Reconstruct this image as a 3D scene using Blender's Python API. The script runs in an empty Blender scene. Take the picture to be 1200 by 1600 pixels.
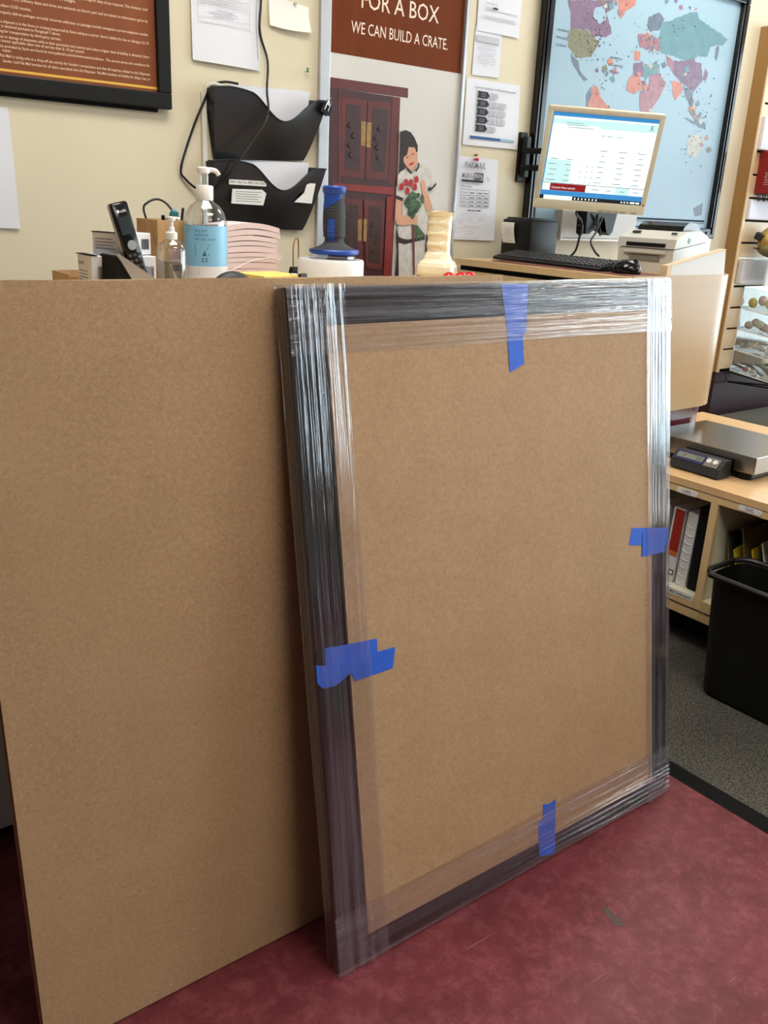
import bpy, bmesh, math, random
from mathutils import Vector, Matrix, noise

S = bpy.context.scene
COL = S.collection
random.seed(7)

# ---------------------------------------------------------------- camera
CAM_H = 1.3
RIGHT = Vector((0.7948265530, -0.6050808808, 0.0461289316))
DOWN = Vector((-0.1637120859, -0.2870043913, -0.9438362317))
FWD = Vector((0.5843364644, 0.7426342350, -0.3271777641))
cam_data = bpy.data.cameras.new('camera')
cam_data.sensor_fit = 'VERTICAL'
cam_data.sensor_height = 36.0
cam_data.lens = 1388.906 * 36.0 / 1600.0
cam_data.clip_start = 0.02
cam = bpy.data.objects.new('camera', cam_data)
COL.objects.link(cam)
mw = Matrix.Identity(4)
for i, ax in enumerate((RIGHT, -DOWN, -FWD)):
    for j in range(3):
        mw[j][i] = ax[j]
mw.translation = Vector((0, 0, CAM_H))
cam.matrix_world = mw
S.camera = cam

# ---------------------------------------------------------------- world, daylight, exposure
world = bpy.data.worlds.new('overcast_sky')
world.use_nodes = True
bg = world.node_tree.nodes['Background']
bg.inputs['Color'].default_value = (0.80, 0.90, 1.0, 1)
bg.inputs['Strength'].default_value = 2.0
S.world = world


def area_light(name, loc, rot, sx, sy, power, color):
    d = bpy.data.lights.new(name, 'AREA')
    d.shape = 'RECTANGLE'
    d.size, d.size_y = sx, sy
    d.energy = power
    d.color = color
    o = bpy.data.objects.new(name, d)
    o.location = loc
    o.rotation_euler = rot
    COL.objects.link(o)
    return o


# daylight entering through the shop window in the right-hand wall
area_light('window_daylight', (6.60, -0.65, 1.45), (0, math.radians(90), 0), 2.1, 5.9, 235, (0.86, 0.94, 1.0))

S.view_settings.view_transform = 'Standard'
S.view_settings.look = 'None'
S.view_settings.exposure = 0.2
S.view_settings.gamma = 1.0
S.view_settings.use_curve_mapping = False


# ---------------------------------------------------------------- materials
def lin(c):
    out = []
    for v in c[:3]:
        v = v / 255.0
        out.append(v / 12.92 if v <= 0.04045 else ((v + 0.055) / 1.055) ** 2.4)
    return (*out, 1.0)


MATS = {}


def mat(name, rgb, rough=0.5, metal=0.0, spec=0.5, var=0.06, scale=30.0, stretch=(1, 1, 1), bump=0.0,
        coat=0.0, emit=0.0, alpha=1.0, fine=0.0):
    """Principled surface with procedural colour variation and optional fine relief."""
    m = bpy.data.materials.new(name)
    m.use_nodes = True
    nt = m.node_tree
    b = nt.nodes['Principled BSDF']
    c = lin(rgb)
    b.inputs['Roughness'].default_value = rough
    b.inputs['Metallic'].default_value = metal
    b.inputs['Specular IOR Level'].default_value = spec
    b.inputs['Coat Weight'].default_value = coat
    b.inputs['Coat Roughness'].default_value = 0.06
    if var > 0:
        tc = nt.nodes.new('ShaderNodeTexCoord')
        mp = nt.nodes.new('ShaderNodeMapping')
        mp.inputs['Scale'].default_value = stretch
        nz = nt.nodes.new('ShaderNodeTexNoise')
        nz.inputs['Scale'].default_value = scale
        nz.inputs['Detail'].default_value = 6
        rp = nt.nodes.new('ShaderNodeValToRGB')
        rp.color_ramp.elements[0].position = 0.3
        rp.color_ramp.elements[1].position = 0.7
        rp.color_ramp.elements[0].color = tuple(max(0, v * (1 - var)) for v in c[:3]) + (1,)
        rp.color_ramp.elements[1].color = tuple(min(1, v * (1 + var)) for v in c[:3]) + (1,)
        nt.links.new(tc.outputs['Object'], mp.inputs['Vector'])
        nt.links.new(mp.outputs['Vector'], nz.inputs['Vector'])
        nt.links.new(nz.outputs['Fac'], rp.inputs['Fac'])
        nt.links.new(rp.outputs['Color'], b.inputs['Base Color'])
        if bump > 0:
            bp = nt.nodes.new('ShaderNodeBump')
            bp.inputs['Strength'].default_value = bump
            bp.inputs['Distance'].default_value = 0.002
            nt.links.new(nz.outputs['Fac'], bp.inputs['Height'])
            nt.links.new(bp.outputs['Normal'], b.inputs['Normal'])
    else:
        b.inputs['Base Color'].default_value = c
    if emit > 0:
        b.inputs['Emission Color'].default_value = c
        b.inputs['Emission Strength'].default_value = emit
    if alpha < 1:
        b.inputs['Alpha'].default_value = alpha
    MATS[name] = m
    return m


def glassy(name, tint, transp, rough=0.05, diff=0.0, diffcol=(230, 232, 238)):
    """thin clear plastic: see-through with a glossy skin"""
    m = bpy.data.materials.new(name)
    m.use_nodes = True
    nt = m.node_tree
    nt.nodes.remove(nt.nodes['Principled BSDF'])
    out = nt.nodes['Material Output']
    tr = nt.nodes.new('ShaderNodeBsdfTransparent')
    tr.inputs['Color'].default_value = lin(tint)
    gl = nt.nodes.new('ShaderNodeBsdfGlossy')
    gl.inputs['Roughness'].default_value = rough
    df = nt.nodes.new('ShaderNodeBsdfDiffuse')
    df.inputs['Color'].default_value = lin(diffcol)
    m1 = nt.nodes.new('ShaderNodeMixShader')
    m1.inputs['Fac'].default_value = diff
    nt.links.new(gl.outputs[0], m1.inputs[1])
    nt.links.new(df.outputs[0], m1.inputs[2])
    m2 = nt.nodes.new('ShaderNodeMixShader')
    fr = nt.nodes.new('ShaderNodeLayerWeight')
    fr.inputs['Blend'].default_value = 0.35
    mr = nt.nodes.new('ShaderNodeMapRange')
    mr.inputs['To Min'].default_value = transp
    mr.inputs['To Max'].default_value = max(0.0, transp - 0.45)
    nt.links.new(fr.outputs['Facing'], mr.inputs['Value'])
    nt.links.new(mr.outputs['Result'], m2.inputs['Fac'])
    nt.links.new(m1.outputs[0], m2.inputs[1])
    nt.links.new(tr.outputs[0], m2.inputs[2])
    nt.links.new(m2.outputs[0], out.inputs['Surface'])
    MATS[name] = m
    return m


def kraft(name, rgb):
    m = bpy.data.materials.new(name)
    m.use_nodes = True
    nt = m.node_tree
    b = nt.nodes['Principled BSDF']
    b.inputs['Roughness'].default_value = 0.62
    b.inputs['Specular IOR Level'].default_value = 0.25
    tc = nt.nodes.new('ShaderNodeTexCoord')
    n1 = nt.nodes.new('ShaderNodeTexNoise')
    n1.inputs['Scale'].default_value = 9
    n1.inputs['Detail'].default_value = 5
    n2 = nt.nodes.new('ShaderNodeTexNoise')
    n2.inputs['Scale'].default_value = 130
    n2.inputs['Detail'].default_value = 9
    n2.inputs['Roughness'].default_value = 0.75
    n3 = nt.nodes.new('ShaderNodeTexNoise')
    n3.inputs['Scale'].default_value = 420
    n3.inputs['Detail'].default_value = 3
    a = nt.nodes.new('ShaderNodeMath'); a.operation = 'MULTIPLY_ADD'
    a.inputs[1].default_value = 0.14
    a2 = nt.nodes.new('ShaderNodeMath'); a2.operation = 'MULTIPLY_ADD'
    a2.inputs[1].default_value = 0.50
    a3 = nt.nodes.new('ShaderNodeMath'); a3.operation = 'MULTIPLY'
    a3.inputs[1].default_value = 0.36
    nt.links.new(n3.outputs['Fac'], a3.inputs[0])
    nt.links.new(n2.outputs['Fac'], a2.inputs[0])
    nt.links.new(a3.outputs[0], a2.inputs[2])
    nt.links.new(n1.outputs['Fac'], a.inputs[0])
    nt.links.new(a2.outputs[0], a.inputs[2])
    rp = nt.nodes.new('ShaderNodeValToRGB')
    c = lin(rgb)
    rp.color_ramp.elements[0].position = 0.38
    rp.color_ramp.elements[1].position = 0.63
    rp.color_ramp.elements[0].color = (c[0] * 0.80, c[1] * 0.77, c[2] * 0.72, 1)
    rp.color_ramp.elements[1].color = (c[0] * 1.14, c[1] * 1.16, c[2] * 1.20, 1)
    for n in (n1, n2, n3):
        nt.links.new(tc.outputs['Object'], n.inputs['Vector'])
    nt.links.new(a.outputs[0], rp.inputs['Fac'])
    nt.links.new(rp.outputs['Color'], b.inputs['Base Color'])
    bp = nt.nodes.new('ShaderNodeBump')
    bp.inputs['Strength'].default_value = 0.12
    bp.inputs['Distance'].default_value = 0.001
    nt.links.new(n2.outputs['Fac'], bp.inputs['Height'])
    nt.links.new(bp.outputs['Normal'], b.inputs['Normal'])
    MATS[name] = m
    return m


def floor_material():
    """worn maroon sheet floor: cloudy wear, pale scuffs, thin scratches, faint tile seams"""
    m = bpy.data.materials.new('maroon_floor')
    m.use_nodes = True
    nt = m.node_tree
    N, Lk = nt.nodes, nt.links
    b = N['Principled BSDF']
    tc = N.new('ShaderNodeTexCoord')

    def tex(scale, detail, rough=0.6, dist=0.0, vec=None):
        n = N.new('ShaderNodeTexNoise')
        n.inputs['Scale'].default_value = scale
        n.inputs['Detail'].default_value = detail
        n.inputs['Roughness'].default_value = rough
        n.inputs['Distortion'].default_value = dist
        Lk.new(vec or tc.outputs['Object'], n.inputs['Vector'])
        return n.outputs['Fac']

    def ramp(fac, p0, p1, c0=(0, 0, 0, 1), c1=(1, 1, 1, 1)):
        r = N.new('ShaderNodeValToRGB')
        r.color_ramp.elements[0].position = p0
        r.color_ramp.elements[1].position = p1
        r.color_ramp.elements[0].color = c0
        r.color_ramp.elements[1].color = c1
        Lk.new(fac, r.inputs['Fac'])
        return r.outputs['Color']

    def mix(a, bcol, fac):
        x = N.new('ShaderNodeMix')
        x.data_type = 'RGBA'
        Lk.new(fac, x.inputs['Factor'])
        if isinstance(a, tuple):
            x.inputs['A'].default_value = a
        else:
            Lk.new(a, x.inputs['A'])
        if isinstance(bcol, tuple):
            x.inputs['B'].default_value = bcol
        else:
            Lk.new(bcol, x.inputs['B'])
        return x.outputs['Result']

    b.inputs['Specular IOR Level'].default_value = 0.3
    base = ramp(tex(6.0, 10, 0.75), 0.36, 0.64, lin((98, 37, 43)), lin((122, 52, 58)))
    scuff = ramp(tex(24, 13, 0.88, 0.4), 0.49, 0.66)
    sc = N.new('ShaderNodeMath'); sc.operation = 'MULTIPLY'; sc.inputs[1].default_value = 0.5
    Lk.new(scuff, sc.inputs[0])
    col = mix(base, lin((164, 98, 102)), sc.outputs[0])
    # thin scratches: two directions of strongly stretched noise
    for ang, thr in ((0.45, 0.745), (1.9, 0.755), (2.75, 0.76)):
        mp = N.new('ShaderNodeMapping')
        mp.inputs['Rotation'].default_value = (0, 0, ang)
        mp.inputs['Scale'].default_value = (5.0, 190, 1)
        Lk.new(tc.outputs['Object'], mp.inputs['Vector'])
        s = ramp(tex(1.0, 2, 0.5, 0.0, mp.outputs['Vector']), thr, thr + 0.02)
        s2 = N.new('ShaderNodeMath'); s2.operation = 'MULTIPLY'; s2.inputs[1].default_value = 0.5
        Lk.new(s, s2.inputs[0])
        col = mix(col, lin((196, 150, 146)), s2.outputs[0])
    # tile seams, 0.61 m sheets
    br = N.new('ShaderNodeTexBrick')
    br.offset = 0.0
    br.inputs['Scale'].default_value = 1.0
    br.inputs['Mortar Size'].default_value = 0.0009
    br.inputs['Mortar Smooth'].default_value = 0.0
    br.inputs['Brick Width'].default_value = 0.52
    br.inputs['Row Height'].default_value = 0.52
    br.inputs['Color1'].default_value = (0, 0, 0, 1)
    br.inputs['Color2'].default_value = (0, 0, 0, 1)
    br.inputs['Mortar'].default_value = (0.22, 0.22, 0.22, 1)
    mp = N.new('ShaderNodeMapping')
    mp.inputs['Location'].default_value = (0.12, 0.20, 0)
    Lk.new(tc.outputs['Object'], mp.inputs['Vector'])
    Lk.new(mp.outputs['Vector'], br.inputs['Vector'])
    col = mix(col, lin((66, 24, 28)), br.outputs['Color'])
    Lk.new(col, b.inputs['Base Color'])
    rr = N.new('ShaderNodeMapRange')
    rr.inputs['To Min'].default_value = 0.34
    rr.inputs['To Max'].default_value = 0.55
    Lk.new(tex(5, 6), rr.inputs['Value'])
    Lk.new(rr.outputs['Result'], b.inputs['Roughness'])
    bp = N.new('ShaderNodeBump')
    bp.inputs['Strength'].default_value = 0.15
    bp.inputs['Distance'].default_value = 0.002
    Lk.new(tex(11, 6), bp.inputs['Height'])
    Lk.new(bp.outputs['Normal'], b.inputs['Normal'])
    MATS['maroon_floor'] = m
    return m


def film_material(name, axis):
    """stretch film: see-through, glossy, milky where layers gather; streaks run along the band"""
    m = bpy.data.materials.new(name)
    m.use_nodes = True
    nt = m.node_tree
    N, Lk = nt.nodes, nt.links
    N.remove(N['Principled BSDF'])
    out = N['Material Output']
    tc = N.new('ShaderNodeTexCoord')
    mp = N.new('ShaderNodeMapping')
    mp.inputs['Scale'].default_value = (1.1, 150, 150) if axis == 'x' else (150, 150, 1.1)
    Lk.new(tc.outputs['Object'], mp.inputs['Vector'])
    n1 = N.new('ShaderNodeTexNoise')
    n1.inputs['Scale'].default_value = 1.0
    n1.inputs['Detail'].default_value = 4
    n1.inputs['Distortion'].default_value = 0.4
    Lk.new(mp.outputs['Vector'], n1.inputs['Vector'])
    mp2 = N.new('ShaderNodeMapping')
    mp2.inputs['Scale'].default_value = (1.5, 60, 60) if axis == 'x' else (60, 60, 1.5)
    Lk.new(tc.outputs['Object'], mp2.inputs['Vector'])
    n2 = N.new('ShaderNodeTexNoise')
    n2.inputs['Scale'].default_value = 1.0
    n2.inputs['Detail'].default_value = 2
    Lk.new(mp2.outputs['Vector'], n2.inputs['Vector'])
    bp = N.new('ShaderNodeBump')
    bp.inputs['Strength'].default_value = 0.85 if axis == 'x' else 0.95
    bp.inputs['Distance'].default_value = 0.004
    Lk.new(n1.outputs['Fac'], bp.inputs['Height'])
    tr = N.new('ShaderNodeBsdfTransparent')
    tr.inputs['Color'].default_value = (0.99, 0.99, 0.99, 1)
    gl = N.new('ShaderNodeBsdfGlossy')
    gl.inputs['Roughness'].default_value = 0.05
    gl.inputs['Color'].default_value = (0.97, 0.98, 1, 1)
    Lk.new(bp.outputs['Normal'], gl.inputs['Normal'])
    df = N.new('ShaderNodeBsdfDiffuse')
    df.inputs['Color'].default_value = (0.62, 0.62, 0.70, 1)
    # milky streaks where film layers gather
    mr = N.new('ShaderNodeMapRange')
    mr.inputs['From Min'].default_value = 0.46
    mr.inputs['From Max'].default_value = 0.72
    mr.inputs['To Min'].default_value = 0.03
    mr.inputs['To Max'].default_value = 0.24
    Lk.new(n2.outputs['Fac'], mr.inputs['Value'])
    body = N.new('ShaderNodeMixShader')
    Lk.new(mr.outputs['Result'], body.inputs['Fac'])
    Lk.new(tr.outputs[0], body.inputs[1])
    tl = N.new('ShaderNodeBsdfTranslucent')
    tl.inputs['Color'].default_value = (0.9, 0.9, 0.95, 1)
    mk = N.new('ShaderNodeMixShader')
    mk.inputs['Fac'].default_value = 0.35
    Lk.new(df.outputs[0], mk.inputs[1])
    Lk.new(tl.outputs[0], mk.inputs[2])
    Lk.new(mk.outputs[0], body.inputs[2])
    # glossy skin, both faces of the film
    fr = N.new('ShaderNodeFresnel')
    fr.inputs['IOR'].default_value = 1.5
    Lk.new(bp.outputs['Normal'], fr.inputs['Normal'])
    mm = N.new('ShaderNodeMath'); mm.operation = 'MULTIPLY'
    mm.use_clamp = True
    mm.inputs[1].default_value = 2.7
    Lk.new(fr.outputs['Fac'], mm.inputs[0])
    mx = N.new('ShaderNodeMixShader')
    mn = N.new('ShaderNodeMath'); mn.operation = 'MINIMUM'
    mn.inputs[1].default_value = 0.26
    Lk.new(mm.outputs[0], mn.inputs[0])
    Lk.new(mn.outputs[0], mx.inputs['Fac'])
    Lk.new(body.outputs[0], mx.inputs[1])
    Lk.new(gl.outputs[0], mx.inputs[2])
    Lk.new(mx.outputs[0], out.inputs['Surface'])
    MATS[name] = m
    return m


floor_material()
film_material('film_horizontal', 'x')
film_material('film_vertical', 'z')
kraft('kraft', (192, 159, 121))
kraft('kraft_shaded', (140, 106, 70))  # kraft darkened to paint in the shade on the carton's recessed panels
mat('kraft_edge', (222, 194, 152), 0.8, var=0.2, scale=60, stretch=(4, 1, 1))
mat('corrugation', (120, 88, 56), 0.9, var=0.5, scale=90, stretch=(3, 1, 1))
mat('wall_paint', (221, 211, 184), 0.55, var=0.025, scale=3, spec=0.35, bump=0.02)
mat('wall_low_bounce', (120, 112, 100), 0.7, var=0.2, scale=2)  # darker paint for the unseen walls, chosen to cut bounced fill light
mat('wall_white', (222, 218, 206), 0.7, var=0.02, scale=3)
mat('ceiling_tile', (226, 226, 222), 0.9, var=0.03, scale=60)
mat('maple', (222, 190, 140), 0.32, var=0.05, scale=6, stretch=(1, 14, 1), spec=0.5)
mat('maple_top', (224, 184, 134), 0.30, var=0.10, scale=7, stretch=(12, 1, 1), spec=0.5)
mat('maple_panel', (200, 168, 122), 0.24, var=0.03, scale=4, stretch=(1, 1, 6), spec=0.32)
mat('tan_laminate', (150, 114, 66), 0.45, var=0.05, scale=8, stretch=(1, 1, 6))
mat('edge_band', (224, 198, 158), 0.45, var=0.03, scale=12)
mat('maroon_dark', (50, 28, 33), 0.4, var=0.08, scale=5, spec=0.3)
mat('maroon_laminate', (92, 36, 44), 0.16, var=0.05, scale=5, spec=0.6)
mat('grey_laminate', (176, 174, 170), 0.4, var=0.03, scale=8)
mat('white_melamine', (226, 224, 218), 0.4, var=0.02, scale=10)
mat('cream_melamine', (226, 222, 196), 0.45, var=0.02, scale=10)
mat('black', (14, 14, 14), 0.45, var=0.1, scale=20, spec=0.3)
mat('black_gloss', (13, 13, 15), 0.14, var=0.1, scale=20)
mat('black_matte', (17, 17, 17), 0.8, spec=0.2, var=0.15, scale=40)
mat('black_moulding', (14, 14, 17), 0.38, spec=0.3, var=0.25, scale=60, stretch=(1, 1, 1))
mat('charcoal', (40, 41, 44), 0.5, var=0.1, scale=30)
mat('bin_plastic', (12, 13, 13), 0.42, var=0.12, scale=120, bump=0.05)
mat('mat_fibre', (86, 84, 78), 0.95, var=0.85, scale=230, bump=0.8, spec=0.1)
mat('mat_rubber', (15, 16, 16), 0.7, var=0.15, scale=60, spec=0.15)
mat('paper', (226, 228, 236), 0.8, var=0.015, scale=8)
mat('paper_warm', (240, 239, 230), 0.8, var=0.015, scale=8)
mat('paper_pink', (226, 208, 212), 0.8, var=0.06, scale=160, stretch=(0.1, 0.1, 3))
mat('yellow_paper', (240, 208, 112), 0.8, var=0.03)
mat('ink', (48, 48, 54), 0.8, var=0)
mat('ink_grey', (140, 140, 148), 0.8, var=0)
mat('ink_light', (196, 196, 202), 0.8, var=0)
mat('ink_navy', (24, 30, 44), 0.8, var=0)
mat('ink_blue', (50, 96, 150), 0.8, var=0)
mat('ink_sky', (150, 190, 214), 0.8, var=0)
mat('ink_red', (190, 40, 44), 0.7, var=0)
mat('poster_brown', (128, 72, 40), 0.5, spec=0.25, var=0.13, scale=2.4, stretch=(4, 1, 1))
mat('banner_brown', (112, 56, 30), 0.7, spec=0.1, var=0.10, scale=5, stretch=(5, 1, 1))
mat('poster_gold', (226, 176, 74), 0.4, var=0.02)
mat('poster_type', (238, 208, 180), 0.5, var=0)
mat('banner_type', (246, 226, 204), 0.5, var=0)
mat('banner_ground', (214, 213, 206), 0.6, var=0.03, scale=2)
mat('aluminium', (190, 192, 196), 0.35, metal=0.6, var=0.03, scale=30)
mat('steel', (150, 148, 144), 0.24, metal=1.0, var=0.06, scale=60, stretch=(1, 30, 1))
mat('wire_steel', (206, 206, 206), 0.25, metal=1.0, var=0)
mat('cab_dark', (62, 20, 19), 0.5, var=0.2, scale=14)
mat('cab_mid', (92, 29, 25), 0.5, var=0.2, scale=14)
mat('cab_red', (128, 34, 28), 0.5, var=0.2, scale=14)
mat('cab_inset', (52, 26, 22), 0.5, var=0.45, scale=26)
mat('brass_print', (150, 116, 62), 0.5, var=0.35, scale=60)
mat('hair', (36, 24, 20), 0.6, var=0.15, scale=40)
mat('skin_print', (214, 160, 130), 0.6, var=0.05, scale=20)
mat('cloth_print', (208, 204, 196), 0.6, var=0.14, scale=60)
mat('trim_print', (48, 28, 26), 0.6, var=0.1)
mat('rose', (178, 30, 38), 0.6, var=0.3, scale=90)
mat('leaf_print', (70, 100, 62), 0.6, var=0.45, scale=60)
mat('leaf_dark', (40, 62, 40), 0.6, var=0.3, scale=60)
mat('ribbon_print', (112, 50, 44), 0.6, var=0.1)
mat('map_sea', (142, 170, 186), 0.5, var=0.03, scale=3, coat=0.12)
mat('map_purple', (112, 86, 112), 0.5, var=0.16, scale=40, coat=0.12)
mat('map_olive', (114, 112, 84), 0.5, var=0.2, scale=60, coat=0.12)
mat('map_peach', (176, 112, 94), 0.5, var=0.14, scale=40, coat=0.12)
mat('map_teal', (90, 130, 140), 0.5, var=0.1, scale=30, coat=0.12)
mat('map_grey', (92, 104, 122), 0.5, var=0.16, scale=40, coat=0.12)
mat('map_pink', (146, 104, 116), 0.5, var=0.2, scale=40, coat=0.12)
mat('map_sand', (170, 172, 162), 0.5, var=0.12, scale=40, coat=0.12)
mat('tape_blue', (44, 104, 222), 0.55, var=0.06, scale=50, bump=0.1)
glassy('clear_plastic', (246, 248, 248), 0.93, 0.05, 0.08)
glassy('gel', (225, 228, 224), 0.80, 0.1, 0.3)
glassy('smoke_plastic', (70, 70, 70), 0.15, 0.32, 0.93, (36, 37, 40))
glassy('pane', (246, 250, 250), 0.93, 0.02)
mat('label_blue', (136, 196, 236), 0.35, var=0.02)
mat('white_plastic', (236, 236, 234), 0.35, var=0.01)
mat('beige_plastic', (226, 216, 186), 0.4, var=0.02)
mat('printer_grey', (198, 196, 186), 0.42, var=0.02)
mat('printer_dark', (120, 118, 108), 0.5, var=0.03)
mat('tool_blue', (30, 74, 168), 0.4, var=0.05)
mat('tool_rubber', (44, 48, 54), 0.6, var=0.1)
mat('film_roll', (224, 228, 232), 0.3, var=0.03, scale=50)
mat('scuff', (84, 62, 58), 0.6, var=0.3, scale=120)
mat('osb', (200, 162, 112), 0.65, var=0.28, scale=26, stretch=(1, 1, 0.5))
mat('ceramic', (240, 230, 198), 0.12, var=0.02, coat=0.5)
mat('bead_red', (196, 24, 30), 0.15, var=0.05)
mat('maroon_base', (96, 26, 28), 0.3, var=0.05)
mat('cable_black', (18, 18, 19), 0.5, var=0)
mat('cable_white', (222, 220, 208), 0.5, var=0)
mat('bezel', (230, 222, 196), 0.45, var=0.02)
mat('bezel_grey', (176, 172, 156), 0.45, var=0.02)
mat('phone_silver', (176, 178, 182), 0.3, metal=0.7, var=0)
mat('lcd', (126, 136, 118), 0.3, var=0.03)
mat('lcd_dark', (44, 52, 56), 0.2, var=0.03)
mat('button_white', (232, 232, 232), 0.4, var=0)
mat('tag_white', (232, 230, 226), 0.6, var=0.02)
mat('navy_print', (38, 42, 96), 0.4, var=0.05)
mat('binder_white', (214, 214, 216), 0.3, var=0.03, scale=30)
mat('binder_red', (158, 42, 34), 0.4, var=0.05)
mat('binder_orange', (206, 110, 54), 0.4, var=0.05)
mat('folder_dark', (34, 38, 34), 0.5, var=0.2)
mat('folder_olive', (116, 100, 58), 0.6, var=0.3, scale=30)
mat('folder_yellow', (214, 186, 50), 0.5, var=0.1)
mat('calendar_red', (136, 28, 32), 0.35, var=0.1, scale=8)
mat('gold_foil', (166, 138, 66), 0.35, metal=0.3, var=0.3, scale=20)
mat('camo', (112, 104, 62), 0.6, var=0.7, scale=26)
mat('snack_yellow', (214, 186, 84), 0.5, var=0.2, scale=40)
mat('snack_pink', (206, 170, 164), 0.5, var=0.2, scale=50)
mat('snack_cream', (206, 198, 182), 0.5, var=0.25, scale=60)
mat('snack_brown', (90, 58, 54), 0.5, var=0.3, scale=60)
mat('snack_black', (30, 34, 44), 0.3, var=0.5, scale=60)
mat('tote_grey', (84, 80, 68), 0.55, var=0.08, scale=8)
mat('teal_plastic', (26, 110, 110), 0.4, var=0.05)
mat('sky_plastic', (60, 140, 200), 0.4, var=0.05)
mat('purple_sticker', (110, 84, 150), 0.5, var=0.2, scale=80)
mat('pin_green', (70, 150, 90), 0.4, var=0)
mat('desk_pad', (120, 66, 58), 0.6, var=0.05)
mat('screen_white', (226, 242, 242), 0.5, var=0, emit=0.72)
mat('screen_pale', (184, 226, 230), 0.5, var=0, emit=0.66)
mat('screen_blue', (52, 130, 190), 0.3, var=0, emit=0.7)
mat('screen_red', (130, 22, 30), 0.3, var=0, emit=0.6)
mat('screen_dark', (26, 34, 44), 0.3, var=0, emit=0.2)
mat('screen_ink', (150, 170, 176), 0.5, var=0, emit=0.3)
mat('screen_type', (60, 80, 84), 0.3, var=0, emit=0.3)
mat('troffer_glow', (255, 251, 242), 0.5, var=0, emit=10.0)
mat('troffer_frame', (232, 232, 230), 0.5, var=0)


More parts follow.
